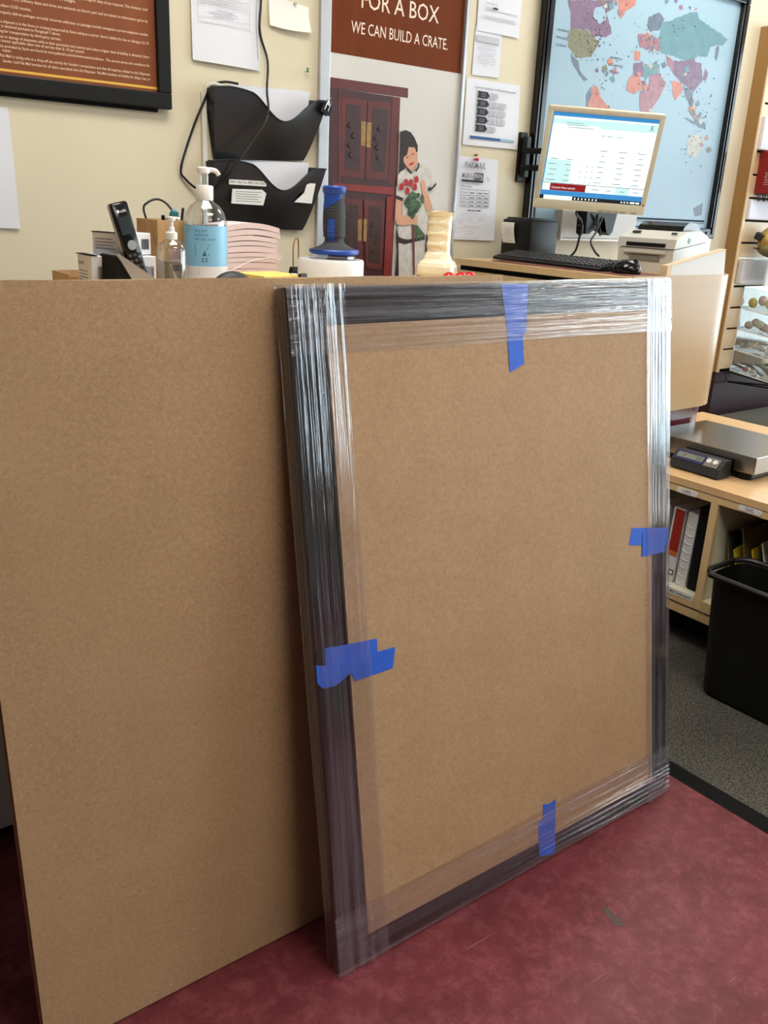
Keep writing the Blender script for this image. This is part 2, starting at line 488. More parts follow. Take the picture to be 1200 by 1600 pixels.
# ---------------------------------------------------------------- mesh helpers
class MB:
    """collects shapes into one bmesh"""

    def __init__(self):
        self.bm = bmesh.new()

    def _add(self, t, M=None, mi=0):
        if M is not None:
            bmesh.ops.transform(t, matrix=M, verts=t.verts)
        for f in t.faces:
            f.material_index = mi
        me = bpy.data.meshes.new('tmp')
        t.to_mesh(me)
        t.free()
        self.bm.from_mesh(me)
        bpy.data.meshes.remove(me)
        return self

    def box(self, c, s, bev=0.0, rot=None, mi=0, seg=2):
        t = bmesh.new()
        bmesh.ops.create_cube(t, size=1.0)
        bmesh.ops.scale(t, vec=Vector(s), verts=t.verts)
        if bev > 0:
            bmesh.ops.bevel(t, geom=list(t.edges), offset=min(bev, min(s) * 0.49), segments=seg, profile=0.5, affect='EDGES')
        M = Matrix.Translation(Vector(c))
        if rot is not None:
            M = M @ rot
        return self._add(t, M, mi)

    def mm(self, a, b, bev=0.0, mi=0):
        """box from min corner to max corner"""
        return self.box([(p + q) / 2 for p, q in zip(a, b)], [abs(q - p) for p, q in zip(a, b)], bev, mi=mi)

    def cyl(self, p0, p1, r0, r1=None, n=20, mi=0, caps=True):
        r1 = r0 if r1 is None else r1
        p0, p1 = Vector(p0), Vector(p1)
        d = p1 - p0
        t = bmesh.new()
        bmesh.ops.create_cone(t, cap_ends=caps, segments=n, radius1=r0, radius2=r1, depth=d.length)
        q = Vector((0, 0, 1)).rotation_difference(d.normalized()).to_matrix().to_4x4()
        return self._add(t, Matrix.Translation((p0 + p1) / 2) @ q, mi)

    def ball(self, c, r, seg=10, sc=(1, 1, 1), mi=0, rot=None):
        t = bmesh.new()
        bmesh.ops.create_uvsphere(t, u_segments=seg, v_segments=max(5, seg * 2 // 3), radius=r)
        M = Matrix.Translation(Vector(c))
        if rot is not None:
            M = M @ rot
        return self._add(t, M @ Matrix.Diagonal((*sc, 1)), mi)

    def lathe(self, prof, c=(0, 0, 0), n=28, mi=0, sq=None):
        """revolve (r, z) profile; sq = superellipse exponent for squarish rings"""
        t = bmesh.new()
        rings = []
        for r, z in prof:
            ring = []
            for k in range(n):
                a = 2 * math.pi * k / n
                ca, sa = math.cos(a), math.sin(a)
                if sq:
                    g = (abs(ca) ** sq + abs(sa) ** sq) ** (-1.0 / sq)
                    ca, sa = ca * g, sa * g
                ring.append(t.verts.new((r * ca, r * sa, z)))
            rings.append(ring)
        for a, b in zip(rings, rings[1:]):
            for k in range(n):
                t.faces.new((a[k], a[(k + 1) % n], b[(k + 1) % n], b[k]))
        if prof[0][0] > 1e-5:
            t.faces.new(list(reversed(rings[0])))
        if prof[-1][0] > 1e-5:
            t.faces.new(rings[-1])
        bmesh.ops.remove_doubles(t, verts=t.verts, dist=1e-6)
        return self._add(t, Matrix.Translation(Vector(c)), mi)

    def prism(self, poly, y0, y1, mi=0, plane='xz', tri=True):
        """extrude a 2D outline; plane xz: poly=(x,z) from y0 to y1; xy: (x,y) z0..z1; yz: (y,z) x0..x1"""
        t = bmesh.new()

        def P(a, b, d):
            return {'xz': (a, d, b), 'xy': (a, b, d), 'yz': (d, a, b)}[plane]
        A = [t.verts.new(P(a, b, y0)) for a, b in poly]
        Bv = [t.verts.new(P(a, b, y1)) for a, b in poly]
        n = len(poly)
        fa = t.faces.new(A)
        fb = t.faces.new(list(reversed(Bv)))
        for k in range(n):
            t.faces.new((A[k], Bv[k], Bv[(k + 1) % n], A[(k + 1) % n]))
        bmesh.ops.triangulate(t, faces=[fa, fb])
        bmesh.ops.recalc_face_normals(t, faces=t.faces)
        return self._add(t, None, mi)

    def flat(self, poly, y, mi=0):
        """single-sided print patch on a y = const plane, facing -y"""
        t = bmesh.new()
        f = t.faces.new([t.verts.new((a, y, b)) for a, b in poly])
        f.normal_update()
        if f.normal.y > 0:
            f.normal_flip()
        bmesh.ops.triangulate(t, faces=[f])
        return self._add(t, None, mi)

    def rect(self, x0, z0, x1, z1, y, mi=0):
        return self.flat([(x0, z0), (x1, z0), (x1, z1), (x0, z1)], y, mi)

    def tube(self, pts, r, n=8, mi=0, smooth=4):
        P = [Vector(p) for p in pts]
        if smooth and len(P) > 2:
            Q = []
            for i in range(len(P) - 1):
                p0 = P[max(i - 1, 0)]; p1 = P[i]; p2 = P[i + 1]; p3 = P[min(i + 2, len(P) - 1)]
                for k in range(smooth):
                    s = k / smooth
                    Q.append(0.5 * ((2 * p1) + (p2 - p0) * s + (2 * p0 - 5 * p1 + 4 * p2 - p3) * s * s + (3 * p1 - p0 - 3 * p2 + p3) * s ** 3))
            Q.append(P[-1])
            P = Q
        t = bmesh.new()
        rings = []
        up = Vector((0.31, 0.2, 0.93)).normalized()
        for i, p in enumerate(P):
            d = (P[min(i + 1, len(P) - 1)] - P[max(i - 1, 0)]).normalized()
            a = d.cross(up)
            if a.length < 1e-3:
                a = d.cross(Vector((1, 0, 0)))
            a.normalize()
            b = d.cross(a)
            rings.append([t.verts.new(p + (a * math.cos(2 * math.pi * k / n) + b * math.sin(2 * math.pi * k / n)) * r) for k in range(n)])
        for A, B_ in zip(rings, rings[1:]):
            for k in range(n):
                t.faces.new((A[k], A[(k + 1) % n], B_[(k + 1) % n], B_[k]))
        t.faces.new(list(reversed(rings[0])))
        t.faces.new(rings[-1])
        bmesh.ops.recalc_face_normals(t, faces=t.faces)
        return self._add(t, None, mi)

    def grid(self, fn, nu, nv, mi=0):
        """surface from fn(i/nu, j/nv)"""
        t = bmesh.new()
        V = [[t.verts.new(fn(i / nu, j / nv)) for j in range(nv + 1)] for i in range(nu + 1)]
        for i in range(nu):
            for j in range(nv):
                t.faces.new((V[i][j], V[i + 1][j], V[i + 1][j + 1], V[i][j + 1]))
        return self._add(t, None, mi)

    def build(self, name, mats, parent=None, smooth=False, bevel=0):
        return link(name, self.bm, mats, parent, smooth)


WORLD = {}          # roots whose parts are given in world coordinates


def link(name, bm, mats, parent=None, smooth=False):
    root = parent
    while root is not None and root.name not in WORLD and root.parent is not None:
        root = root.parent
    if root is not None and root.name in WORLD:
        bmesh.ops.translate(bm, vec=-WORLD[root.name], verts=bm.verts)
    me = bpy.data.meshes.new(name)
    bm.to_mesh(me)
    bm.free()
    for m in (mats if isinstance(mats, (list, tuple)) else [mats]):
        me.materials.append(MATS[m])
    if smooth:
        for p in me.polygons:
            p.use_smooth = True
        try:
            me.set_sharp_from_angle(angle=math.radians(40))
        except Exception:
            pass
    o = bpy.data.objects.new(name, me)
    COL.objects.link(o)
    if parent is not None:
        o.parent = parent
    return o


def tag(o, label=None, cat=None, group=None, kind=None):
    if label:
        o['label'] = label
    if cat:
        o['category'] = cat
    if group:
        o['group'] = group
    if kind:
        o['kind'] = kind
    return o


def thing(name, label, cat, loc, rot=(0, 0, 0), world=False, group=None, kind=None):
    o = bpy.data.objects.new(name, None)
    o.empty_display_size = 0.05
    COL.objects.link(o)
    o.location = loc
    o.rotation_euler = rot
    if world:
        WORLD[o.name] = Vector(loc)
    return tag(o, label, cat, group, kind)


def struct(name, mb, mats, parent=None, smooth=False):
    o = mb.build(name, mats, parent, smooth)
    if parent is None:
        o['kind'] = 'structure'
    return o


TEXT_CACHE = {}


def lettering(mb, body, x, z, y, h, width=None, mi=0, align='l', shear=0.0, rot=0.0, bold=0.0):
    """flat letters on a y=const plane (facing -y); h = capital height, width = fitted line width"""
    key = (body, bold)
    if key not in TEXT_CACHE:
        cu = bpy.data.curves.new('t', 'FONT')
        cu.body = body
        cu.size = 1.0
        cu.resolution_u = 2
        cu.offset = bold
        ob = bpy.data.objects.new('t', cu)
        me = bpy.data.meshes.new_from_object(ob)
        TEXT_CACHE[key] = me
        bpy.data.objects.remove(ob)
    me = TEXT_CACHE[key]
    t = bmesh.new()
    t.from_mesh(me)
    if not t.verts:
        t.free()
        return mb
    x0 = min(v.co.x for v in t.verts)
    x1 = max(v.co.x for v in t.verts)
    sz = h / 0.70
    sx = (width / (x1 - x0)) if width else sz
    off = {'l': 0.0, 'c': -(x1 - x0) * sx / 2, 'r': -(x1 - x0) * sx}[align]
    c, s = math.cos(rot), math.sin(rot)
    for v in t.verts:
        a = (v.co.x - x0) * sx + off + shear * v.co.y * sz
        b = v.co.y * sz
        v.co = Vector((x + a * c - b * s, y, z + a * s + b * c))
    for f in t.faces:
        f.normal_update()
        if f.normal.y > 0:
            f.normal_flip()
    return mb._add(t, None, mi)


def RZ(a):
    return Matrix.Rotation(math.radians(a), 4, 'Z')


def RX(a):
    return Matrix.Rotation(math.radians(a), 4, 'X')


def RY(a):
    return Matrix.Rotation(math.radians(a), 4, 'Y')


# ---------------------------------------------------------------- print outlines (metres on the wall)
GIRL = {
 'hair':[(2.028,1.535),(2.051,1.542),(2.074,1.537),(2.092,1.521),(2.108,1.497),(2.109,1.477),(2.103,1.474),(2.095,1.490),(2.068,1.489),(2.063,1.465),(2.048,1.454),(2.048,1.435),(2.059,1.426),(2.055,1.417),(2.038,1.408),(2.030,1.401),(2.030,1.472)],
 'face':[(2.068,1.489),(2.095,1.490),(2.107,1.477),(2.112,1.458),(2.112,1.442),(2.100,1.425),(2.087,1.414),(2.071,1.421),(2.057,1.432),(2.047,1.444),(2.048,1.454),(2.063,1.465)],
 'blouse':[(2.055,1.417),(2.088,1.404),(2.100,1.413),(2.122,1.436),(2.154,1.433),(2.176,1.419),(2.183,1.383),(2.164,1.362),(2.167,1.349),(2.166,1.288),(2.177,1.260),(2.176,1.212),(2.163,1.195),(2.118,1.180),(2.044,1.189),(2.037,1.226),(2.056,1.270),(2.049,1.317),(2.026,1.329),(2.026,1.388),(2.034,1.406)],
 'collarL':[(2.057,1.423),(2.078,1.415),(2.091,1.406),(2.084,1.402),(2.068,1.412)],
 'collarR':[(2.112,1.443),(2.120,1.439),(2.120,1.427),(2.109,1.412),(2.101,1.414),(2.114,1.429)],
 'armL':[(2.023,1.321),(2.047,1.313),(2.050,1.267),(2.094,1.260),(2.120,1.267),(2.125,1.239),(2.095,1.236),(2.055,1.230),(2.032,1.233),(2.021,1.256)],
 'armR':[(2.128,1.380),(2.141,1.387),(2.150,1.379),(2.155,1.351),(2.171,1.335),(2.196,1.287),(2.161,1.284),(2.152,1.314),(2.137,1.351)],
 'cuffR':[(2.164,1.363),(2.183,1.364),(2.200,1.381),(2.202,1.372),(2.179,1.352),(2.165,1.351)],
 'cuffL':[(2.022,1.331),(2.054,1.322),(2.050,1.311),(2.020,1.319)],
 'leaves':[(2.058,1.311),(2.078,1.325),(2.083,1.345),(2.106,1.343),(2.145,1.337),(2.148,1.321),(2.125,1.303),(2.127,1.271),(2.106,1.277),(2.086,1.265),(2.078,1.288),(2.058,1.297)],
 'leaf2':[(2.062,1.324),(2.084,1.330),(2.091,1.302),(2.075,1.288),(2.059,1.301)],
 'stems':[(2.109,1.231),(2.123,1.235),(2.166,1.198),(2.159,1.189),(2.148,1.205),(2.151,1.184),(2.141,1.182),(2.130,1.208),(2.129,1.180),(2.120,1.180)],
 'ribbon':[(2.099,1.234),(2.110,1.235),(2.126,1.061),(2.119,1.061)],
 'belt':[(2.034,1.196),(2.071,1.181),(2.163,1.196),(2.165,1.185),(2.072,1.168),(2.035,1.175)],
 'skirt':[(2.036,1.175),(2.072,1.168),(2.165,1.185),(2.182,1.142),(2.194,1.055),(2.036,1.057)],
 'strip':[(2.029,1.223),(2.043,1.193),(2.053,1.056),(2.035,1.057),(2.038,1.141)],
 'ribbon2':[(2.167,1.205),(2.178,1.195),(2.180,1.132),(2.168,1.146)],
 'eyeL':[(2.058,1.455),(2.069,1.460),(2.070,1.458),(2.060,1.452)],
 'eyeR':[(2.081,1.467),(2.093,1.470),(2.093,1.468),(2.082,1.465)],
 'mouth':[(2.073,1.435),(2.094,1.444),(2.092,1.437),(2.079,1.431)],
}
CAB = {
 'cornice':[(1.735,1.672),(2.057,1.673),(2.058,1.643),(1.736,1.643)],
 'body':[(1.736,1.643),(2.025,1.641),(2.025,1.058),(1.748,1.060)],
 'postR':[(1.992,1.640),(2.025,1.641),(2.029,1.359),(1.991,1.366)],
 'postL':[(1.772,1.637),(1.782,1.638),(1.790,1.356),(1.781,1.357)],
 'doorL':[(1.785,1.619),(1.885,1.619),(1.886,1.377),(1.786,1.380)],
 'inL':[(1.804,1.600),(1.862,1.601),(1.866,1.399),(1.806,1.404)],
 'doorR':[(1.891,1.619),(1.984,1.620),(1.985,1.378),(1.892,1.378)],
 'inR':[(1.911,1.598),(1.977,1.599),(1.972,1.403),(1.913,1.405)],
 'brass1':[(1.865,1.554),(1.886,1.554),(1.885,1.480),(1.868,1.480)],
 'brass2':[(1.889,1.553),(1.909,1.553),(1.907,1.476),(1.889,1.477)],
 'rail':[(1.760,1.357),(2.018,1.356),(2.016,1.331),(1.761,1.338)],
 'ldoorL':[(1.794,1.310),(1.882,1.311),(1.889,1.088),(1.791,1.093)],
 'linL':[(1.805,1.294),(1.865,1.292),(1.868,1.111),(1.809,1.110)],
 'ldoorR':[(1.887,1.311),(1.977,1.309),(1.979,1.078),(1.906,1.086)],
 'linR':[(1.910,1.290),(1.964,1.287),(1.966,1.097),(1.916,1.106)],
 'lpost':[(1.985,1.322),(2.019,1.332),(2.022,1.058),(1.986,1.058)],
 'lbrass1':[(1.865,1.247),(1.883,1.247),(1.883,1.176),(1.867,1.176)],
 'lbrass2':[(1.889,1.248),(1.904,1.247),(1.903,1.174),(1.889,1.176)],
}
MAP = {
 'canada':[(2.784,2.046),(3.038,2.085),(3.038,2.056),(3.003,2.036),(3.043,1.998),(3.049,1.969),(3.020,1.954),(2.945,1.947),(2.905,1.964),(2.814,1.959),(2.806,2.007)],
 'bay':[(2.934,2.040),(2.987,2.057),(3.013,2.019),(2.974,1.992),(2.933,2.011)],
 'usa':[(2.814,1.959),(2.905,1.964),(2.945,1.947),(2.991,1.935),(2.966,1.902),(2.940,1.873),(2.861,1.862),(2.813,1.894),(2.806,1.929)],
 'mexico':[(2.829,1.874),(2.875,1.854),(2.893,1.822),(2.942,1.794),(2.917,1.791),(2.869,1.820),(2.839,1.849)],
 'brazil':[(2.977,1.779),(3.009,1.775),(3.024,1.745),(3.095,1.709),(3.077,1.664),(3.002,1.642),(2.959,1.700),(2.966,1.732)],
 'andes':[(2.942,1.745),(2.970,1.778),(2.966,1.732),(2.959,1.700),(3.002,1.642),(2.998,1.594),(2.949,1.684)],
 'greenland':[(3.070,2.090),(3.174,2.106),(3.169,2.087),(3.116,2.056),(3.096,2.027),(3.078,2.047)],
 'scandinavia':[(3.264,2.059),(3.327,2.085),(3.368,2.066),(3.342,2.024),(3.289,2.009),(3.260,2.028)],
 'europe':[(3.211,1.990),(3.278,1.996),(3.349,1.993),(3.367,1.948),(3.291,1.943),(3.235,1.944)],
 'iberia':[(3.197,1.927),(3.240,1.933),(3.244,1.902),(3.209,1.894)],
 'russia':[(3.350,2.048),(3.430,2.075),(3.524,2.112),(3.582,2.122),(3.603,2.100),(3.702,2.081),(3.832,2.053),(3.799,2.028),(3.708,2.008),(3.696,1.965),(3.611,1.961),(3.557,1.931),(3.464,1.943),(3.376,1.942),(3.342,1.977)],
 'china':[(3.469,1.921),(3.570,1.941),(3.664,1.936),(3.686,1.871),(3.632,1.823),(3.533,1.850),(3.455,1.887)],
 'india':[(3.473,1.848),(3.533,1.848),(3.559,1.824),(3.514,1.773),(3.483,1.808)],
 'mideast':[(3.406,1.939),(3.471,1.925),(3.467,1.884),(3.425,1.907)],
 'sahara':[(3.207,1.882),(3.262,1.898),(3.283,1.842),(3.215,1.834)],
 'westafrica':[(3.181,1.812),(3.202,1.842),(3.258,1.839),(3.297,1.805),(3.231,1.772),(3.178,1.784)],
 'congo':[(3.270,1.784),(3.319,1.819),(3.325,1.856),(3.379,1.872),(3.434,1.835),(3.412,1.792),(3.356,1.721),(3.357,1.655),(3.320,1.660),(3.282,1.731)],
 'sudan':[(3.275,1.890),(3.372,1.901),(3.380,1.866),(3.325,1.856),(3.289,1.828)],
 'seasia':[(3.550,1.840),(3.633,1.821),(3.629,1.789),(3.676,1.733),(3.651,1.727),(3.596,1.786)],
 'japan':[(3.749,2.005),(3.767,2.024),(3.776,1.983),(3.766,1.960),(3.750,1.971)],
 'korea':[(3.692,1.922),(3.721,1.905),(3.707,1.869),(3.688,1.880)],
 'islands':[(3.711,1.710),(3.752,1.709),(3.766,1.688),(3.734,1.688)],
 'australia':[(3.629,1.618),(3.664,1.649),(3.733,1.662),(3.760,1.616),(3.725,1.557),(3.661,1.577)],
 'ant':[(3.760,1.345),(3.828,1.373),(3.831,1.318),(3.785,1.310)],
 'pale':[(3.412,1.373),(3.585,1.400),(3.710,1.393),(3.720,1.327),(3.475,1.279),(3.408,1.301)],
 'sumatra':[(3.588,1.720),(3.722,1.701),(3.763,1.684),(3.726,1.685),(3.626,1.708)],
}
ROSES = [(2.042,1.359),(2.061,1.374),(2.083,1.374),(2.107,1.386),(2.069,1.347),(2.102,1.361)]
# ================================================================ THE ROOM
WALL = 2.6
floor = struct('floor', MB().mm((-3, -4.5, -0.06), (6.6, 2.7, 0)), 'maroon_floor')
MB().prism([(1.254, 0.827), (1.258, 0.814), (1.253, 0.797), (1.256, 0.777), (1.248, 0.768), (1.238, 0.771), (1.231, 0.780), (1.238, 0.806), (1.246, 0.820)], 0.0001, 0.0005, plane='xy').build('scuff_mark', 'scuff', floor)
struct('ceiling', MB().mm((-3, -4.5, 2.75), (6.6, 2.7, 2.82)), 'ceiling_tile')
struct('wall_back', MB().mm((-3, WALL, 0), (6.6, 2.7, 2.75)), 'wall_paint')
struct('wall_left', MB().mm((-3.1, -4.5, 0), (-3, 2.7, 2.75)), 'wall_low_bounce')
struct('wall_front', MB().mm((-3, -4.6, 0), (6.6, -4.5, 2.75)), 'wall_low_bounce')
wr = MB()
wr.mm((6.5, -4.5, 0), (6.58, -3.6, 2.75)).mm((6.5, 2.3, 0), (6.58, 2.7, 2.75))
wr.mm((6.5, -3.6, 0), (6.58, 2.3, 0.4)).mm((6.5, -3.6, 2.5), (6.58, 2.3, 2.75))
struct('wall_right', wr, 'wall_white')
win = thing('window_1', None, None, (6.53, -0.65, 0.4), world=True, kind='structure')
for a in (-3.6, -2.135, -0.67, 0.795, 2.26):
    MB().mm((6.49, a, 0.4), (6.57, a + 0.04, 2.5)).build('mullion', 'aluminium', win)
for z in (0.4, 2.46):
    MB().mm((6.49, -3.6, z), (6.57, 2.3, z + 0.04)).build('window_rail', 'aluminium', win)
for a in (-3.56, -2.095, -0.63, 0.835):
    MB().mm((6.53, a, 0.44), (6.536, a + 1.425, 2.46)).build('pane', 'pane', win)
base = MB().mm((-3, 2.585, 0), (2.8, WALL, 0.1), 0.004)
struct('baseboard_back', base, 'maroon_laminate')

for lx, ly, where in ((1.15, 0.15, 'in front of the leaning frame'), (4.3, -0.6, 'near the shop window'), (1.15, -1.8, 'behind the viewer'),
                      (1.0, 1.55, 'above the service counter'), (3.4, 1.95, 'above the till desk')):
    t = thing('ceiling_light', 'white fluorescent ceiling troffer ' + where, 'ceiling light', (lx, ly, 2.70), group='ceiling troffers')
    f = MB()
    for sx in (-1, 1):
        f.box((sx * 0.60, 0, 0.02), (0.03, 0.63, 0.06), 0.004)
    for sy in (-1, 1):
        f.box((0, sy * 0.30, 0.02), (1.2, 0.03, 0.06), 0.004)
    f.build('frame', 'troffer_frame', t)
    MB().box((0, 0, 0.02), (1.17, 0.57, 0.01)).build('diffuser', 'troffer_glow', t)

# ================================================================ SERVICE COUNTER (behind the carton)
CZ = 1.112
t = thing('service_counter', 'long service counter with maple top behind the tall carton', 'counter', (0.3, 1.6, 0), world=True)
MB().mm((-1.6, 1.256, CZ - 0.035), (1.72, 1.95, CZ), 0.004).build('counter_top', 'maple', t)
for a, b_ in ((-1.55, -0.72), (-0.71, 0.10), (0.11, 0.92), (0.93, 1.70)):
    MB().mm((a, 1.62, 0.07), (b_, 1.66, CZ - 0.035), 0.003).build('front_panel', 'grey_laminate', t)
MB().mm((-1.55, 1.66, 0.07), (1.70, 1.93, CZ - 0.035)).build('body', 'grey_laminate', t)
MB().mm((-1.55, 1.70, 0.0), (1.70, 1.90, 0.07)).build('kick', 'black_matte', t)
for x in (-1.2, -0.2, 0.6, 1.4):
    MB().prism([(1.30, CZ - 0.036), (1.615, CZ - 0.036), (1.615, CZ - 0.30)], x, x + 0.03, plane='yz').build('bracket', 'aluminium', t)

# ================================================================ TALL CARTON
lean_c = -math.atan2(1.222 - 1.117, 1.180)
CW, CH, CT = 0.960, 1.186, 0.034
t = thing('cardboard_carton', 'tall plain brown flat carton leaning on the counter behind the wrapped frame', 'carton', (0.257, 1.117, 0.0032), (lean_c, 0, 0))
MB().grid(lambda a, b: (a * CW, 0.0012 * math.sin(a * 5 + b * 3) - 0.0006, b * CH + (0.0012 * math.sin(a * 21) if b > 0.99 else 0)), 24, 24).build('front_face', 'kraft', t)
fp = MB().mm((0, 0.0012, 0.0), (CW, 0.006, CH - 0.003)).build('front_panel', 'kraft', t)
MB().mm((0.002, CT - 0.006, 0.0), (CW - 0.002, CT, CH - 0.005)).build('back_panel', 'kraft', t)
MB().mm((0.004, 0.0062, 0.0), (0.010, CT - 0.0062, CH - 0.012)).build('side_panel', 'kraft_shaded', t)
MB().mm((CW - 0.010, 0.0062, 0.0), (CW - 0.004, CT - 0.0062, CH - 0.012)).build('side_panel', 'kraft_shaded', t)
MB().mm((0.011, 0.0062, 0.0), (CW - 0.011, CT - 0.0062, 0.008)).build('bottom_panel', 'kraft_shaded', t)
e1 = MB()
for a, b_ in ((0.0, 0.42), (0.425, CW)):
    e1.mm((a, 0.0006, CH - 0.0030), (b_, 0.0062, CH + 0.0006))
e1.build('cut_edge', 'kraft_edge', t)
e2 = MB().mm((0.002, CT - 0.0062, CH - 0.005), (CW - 0.002, CT, CH - 0.0006))
e2.build('cut_edge', 'kraft_edge', t)
MB().mm((0.011, 0.0062, CH - 0.022), (CW - 0.011, CT - 0.0062, CH - 0.012)).build('top_flap', 'kraft', t)

# ================================================================ WRAPPED PICTURE FRAME
FW, FH, FD = 0.952, 1.186, 0.030
lean_f = -math.atan2(0.17124899, 0.98522778)
frame = thing('wrapped_picture', 'large black picture frame faced with cardboard and bound in clear stretch film', 'picture frame', (0.725, 0.985, 0.0053), (lean_f, 0, 0))
RW = 0.064


def rail(p, q, p2, q2):
    """mitred moulding between outer edge p-q and inner edge p2-q2, with a raised outer bead and a stepped inner lip"""
    mb = MB()
    steps = [(0.0, 0.004), (0.05, 0.0), (0.28, 0.0), (0.36, 0.003), (0.62, 0.004), (0.72, 0.001), (0.90, 0.001), (1.0, 0.006)]
    P, Q, P2, Q2 = [Vector((a[0], 0, a[1])) for a in (p, q, p2, q2)]
    bm = mb.bm
    A, B_ = [], []
    for s, d in steps:
        a = P.lerp(P2, s); a.y = d
        b = Q.lerp(Q2, s); b.y = d
        A.append(bm.verts.new(a)); B_.append(bm.verts.new(b))
    a0 = P.copy(); a0.y = FD; a1 = P2.copy(); a1.y = FD
    b0 = Q.copy(); b0.y = FD; b1 = Q2.copy(); b1.y = FD
    A = [bm.verts.new(a0)] + A + [bm.verts.new(a1)]
    B_ = [bm.verts.new(b0)] + B_ + [bm.verts.new(b1)]
    for k in range(len(A) - 1):
        bm.faces.new((A[k], A[k + 1], B_[k + 1], B_[k]))
    bm.faces.new((A[-1], A[0], B_[0], B_[-1]))
    bm.faces.new(A)
    bm.faces.new(list(reversed(B_)))
    bmesh.ops.recalc_face_normals(bm, faces=bm.faces)
    return mb


O = [(0, 0), (FW, 0), (FW, FH), (0, FH)]
I_ = [(RW, RW), (FW - RW, RW), (FW - RW, FH - RW), (RW, FH - RW)]
for k in range(4):
    rail(O[k], O[(k + 1) % 4], I_[k], I_[(k + 1) % 4]).build('frame_rail', 'black_moulding', frame)
MB().mm((0.05, 0.012, 0.05), (FW - 0.05, 0.022, FH - 0.05)).build('picture_backing', 'black_matte', frame)
card = MB()
card.prism([(0.0665, 0.0500), (0.8915, 0.0440), (0.8885, 1.1280), (0.0660, 1.1265)], -0.0046, 0.0005)
tag(card.build('cardboard_face', 'kraft', frame), 'plain brown cardboard sheet protecting the picture')
MB().prism([(0.0658, 0.0505), (0.0668, 0.0505), (0.0663, 1.1262), (0.0652, 1.1262)], -0.0047, 0.0006).build('cardboard_cut_edge', 'kraft_edge', frame)


def tape(polys, lab):
    for k, p in enumerate(polys):
        o = MB().prism(p, -0.0054 - 0.0005 * k, -0.0047 - 0.0005 * k).build('tape_strip', 'tape_blue', frame)
        tag(o, lab)


tape([[(0.450, 1.1835), (0.5194, 1.1835), (0.5165, 1.1542), (0.5089, 1.1346), (0.509, 1.0935), (0.462, 1.0930), (0.4558, 1.1375)],
      [(0.4600, 1.1180), (0.5005, 1.1180), (0.5017, 1.0371), (0.4958, 1.0365), (0.4658, 1.0255), (0.4640, 1.0270)]],
     'blue painter tape strip at the top of the frame')
tape([[(0.018, 0.6063), (0.0498, 0.6023), (0.1244, 0.5953), (0.1239, 0.5709), (0.030, 0.5600), (0.0166, 0.5753)],
      [(-0.002, 0.5816), (0.0166, 0.5753), (0.060, 0.5745), (0.1619, 0.5701), (0.1580, 0.5500), (0.1535, 0.5331), (0.0732, 0.5327), (0.0639, 0.5493), (0.0339, 0.5362), (0.0083, 0.5382), (-0.002, 0.5503)]],
     'blue painter tape strip at the left of the frame')
tape([[(0.8203, 0.6664), (0.950, 0.6440), (0.949, 0.6057), (0.8579, 0.6205), (0.8091, 0.6299)],
      [(0.8560, 0.6500), (0.9388, 0.6300), (0.9388, 0.6049), (0.9365, 0.5905), (0.8533, 0.5952), (0.8579, 0.6205)]],
     'blue painter tape strip at the right of the frame')
tape([[(0.5227, 0.1277), (0.5430, 0.1215), (0.5616, 0.1260), (0.5563, 0.0300), (0.520, 0.0300), (0.5215, 0.0944)],
      [(0.5080, 0.0954), (0.5215, 0.0944), (0.5560, 0.0944), (0.5563, 0.0127), (0.5519, 0.0030), (0.5071, 0.0143)]],
     'blue painter tape strip at the bottom of the frame')


def film_band(side, inner, seed, lift):
    """crinkled band of stretch film wrapped round one side of the frame"""
    Ls = FH if side in 'lr' else FW
    prof = [(0.030, 0.0315), (0.004, 0.0325), (-0.0035, 0.030), (-0.0042, 0.018), (-0.0040, 0.004), (-0.0012, -0.0030), (0.006, -0.0052),
            (0.030, -0.0064), (0.055, -0.0068), (0.068, -0.0074), (inner, -0.0068)]
    cum = [0.0]
    for (a, b), (c, d) in zip(prof, prof[1:]):
        cum.append(cum[-1] + math.hypot(c - a, d - b))
    tot = cum[-1]

    def at(tv):
        s = tv * tot
        for k in range(len(prof) - 1):
            if s <= cum[k + 1] + 1e-9:
                r = (s - cum[k]) / (cum[k + 1] - cum[k])
                return (prof[k][0] + r * (prof[k + 1][0] - prof[k][0]), prof[k][1] + r * (prof[k + 1][1] - prof[k][1]), s)
        return (*prof[-1], tot)

    def fn(a, tv):
        w, d, s = at(tv)
        pos = -0.004 + a * (Ls + 0.008)
        skew = pos * 0.035
        rid = noise.noise(Vector((pos * 1.3, s * 95 + skew * 40, seed)))
        rid2 = noise.noise(Vector((pos * 3.5, s * 240 + skew * 90, seed + 5)))
        endc = max(0.0, 1 - min(a, 1 - a) * Ls / 0.085)
        cr = noise.noise(Vector((pos * 95, s * 95, seed + 9))) * endc
        h = 0.0011 * rid + 0.0005 * rid2 + 0.0026 * cr
        if side in 'tb':
            g = min(1.0, max(0.0, (a - 0.42) / 0.3)) * (1.0 if w < 0.066 else 0.12)
            amp = g * (0.0014 if side == 'b' else 0.0008)
            h += -amp + amp * math.sin(s * 560 + 3.0 * noise.noise(Vector((pos * 4, s * 30, seed))) + pos * 5)
        if tv > 0.97:
            w += 0.006 * noise.noise(Vector((pos * 2.5, seed, 1)))
        # front part moves along -y, edge part along outward
        if d < -0.001:
            d = min(d - lift + h, -0.0057)
        elif d < 0.029:
            w -= abs(h) + lift
        if side == 'l':
            return (w, d, pos)
        if side == 'r':
            return (FW - w, d, pos)
        if side == 't':
            return (pos, d, FH - w)
        return (pos, d, w)
    mb = MB().grid(fn, 150, 46 if side in 'lr' else 120)
    if side in 'lt':
        bmesh.ops.reverse_faces(mb.bm, faces=mb.bm.faces)
    return mb


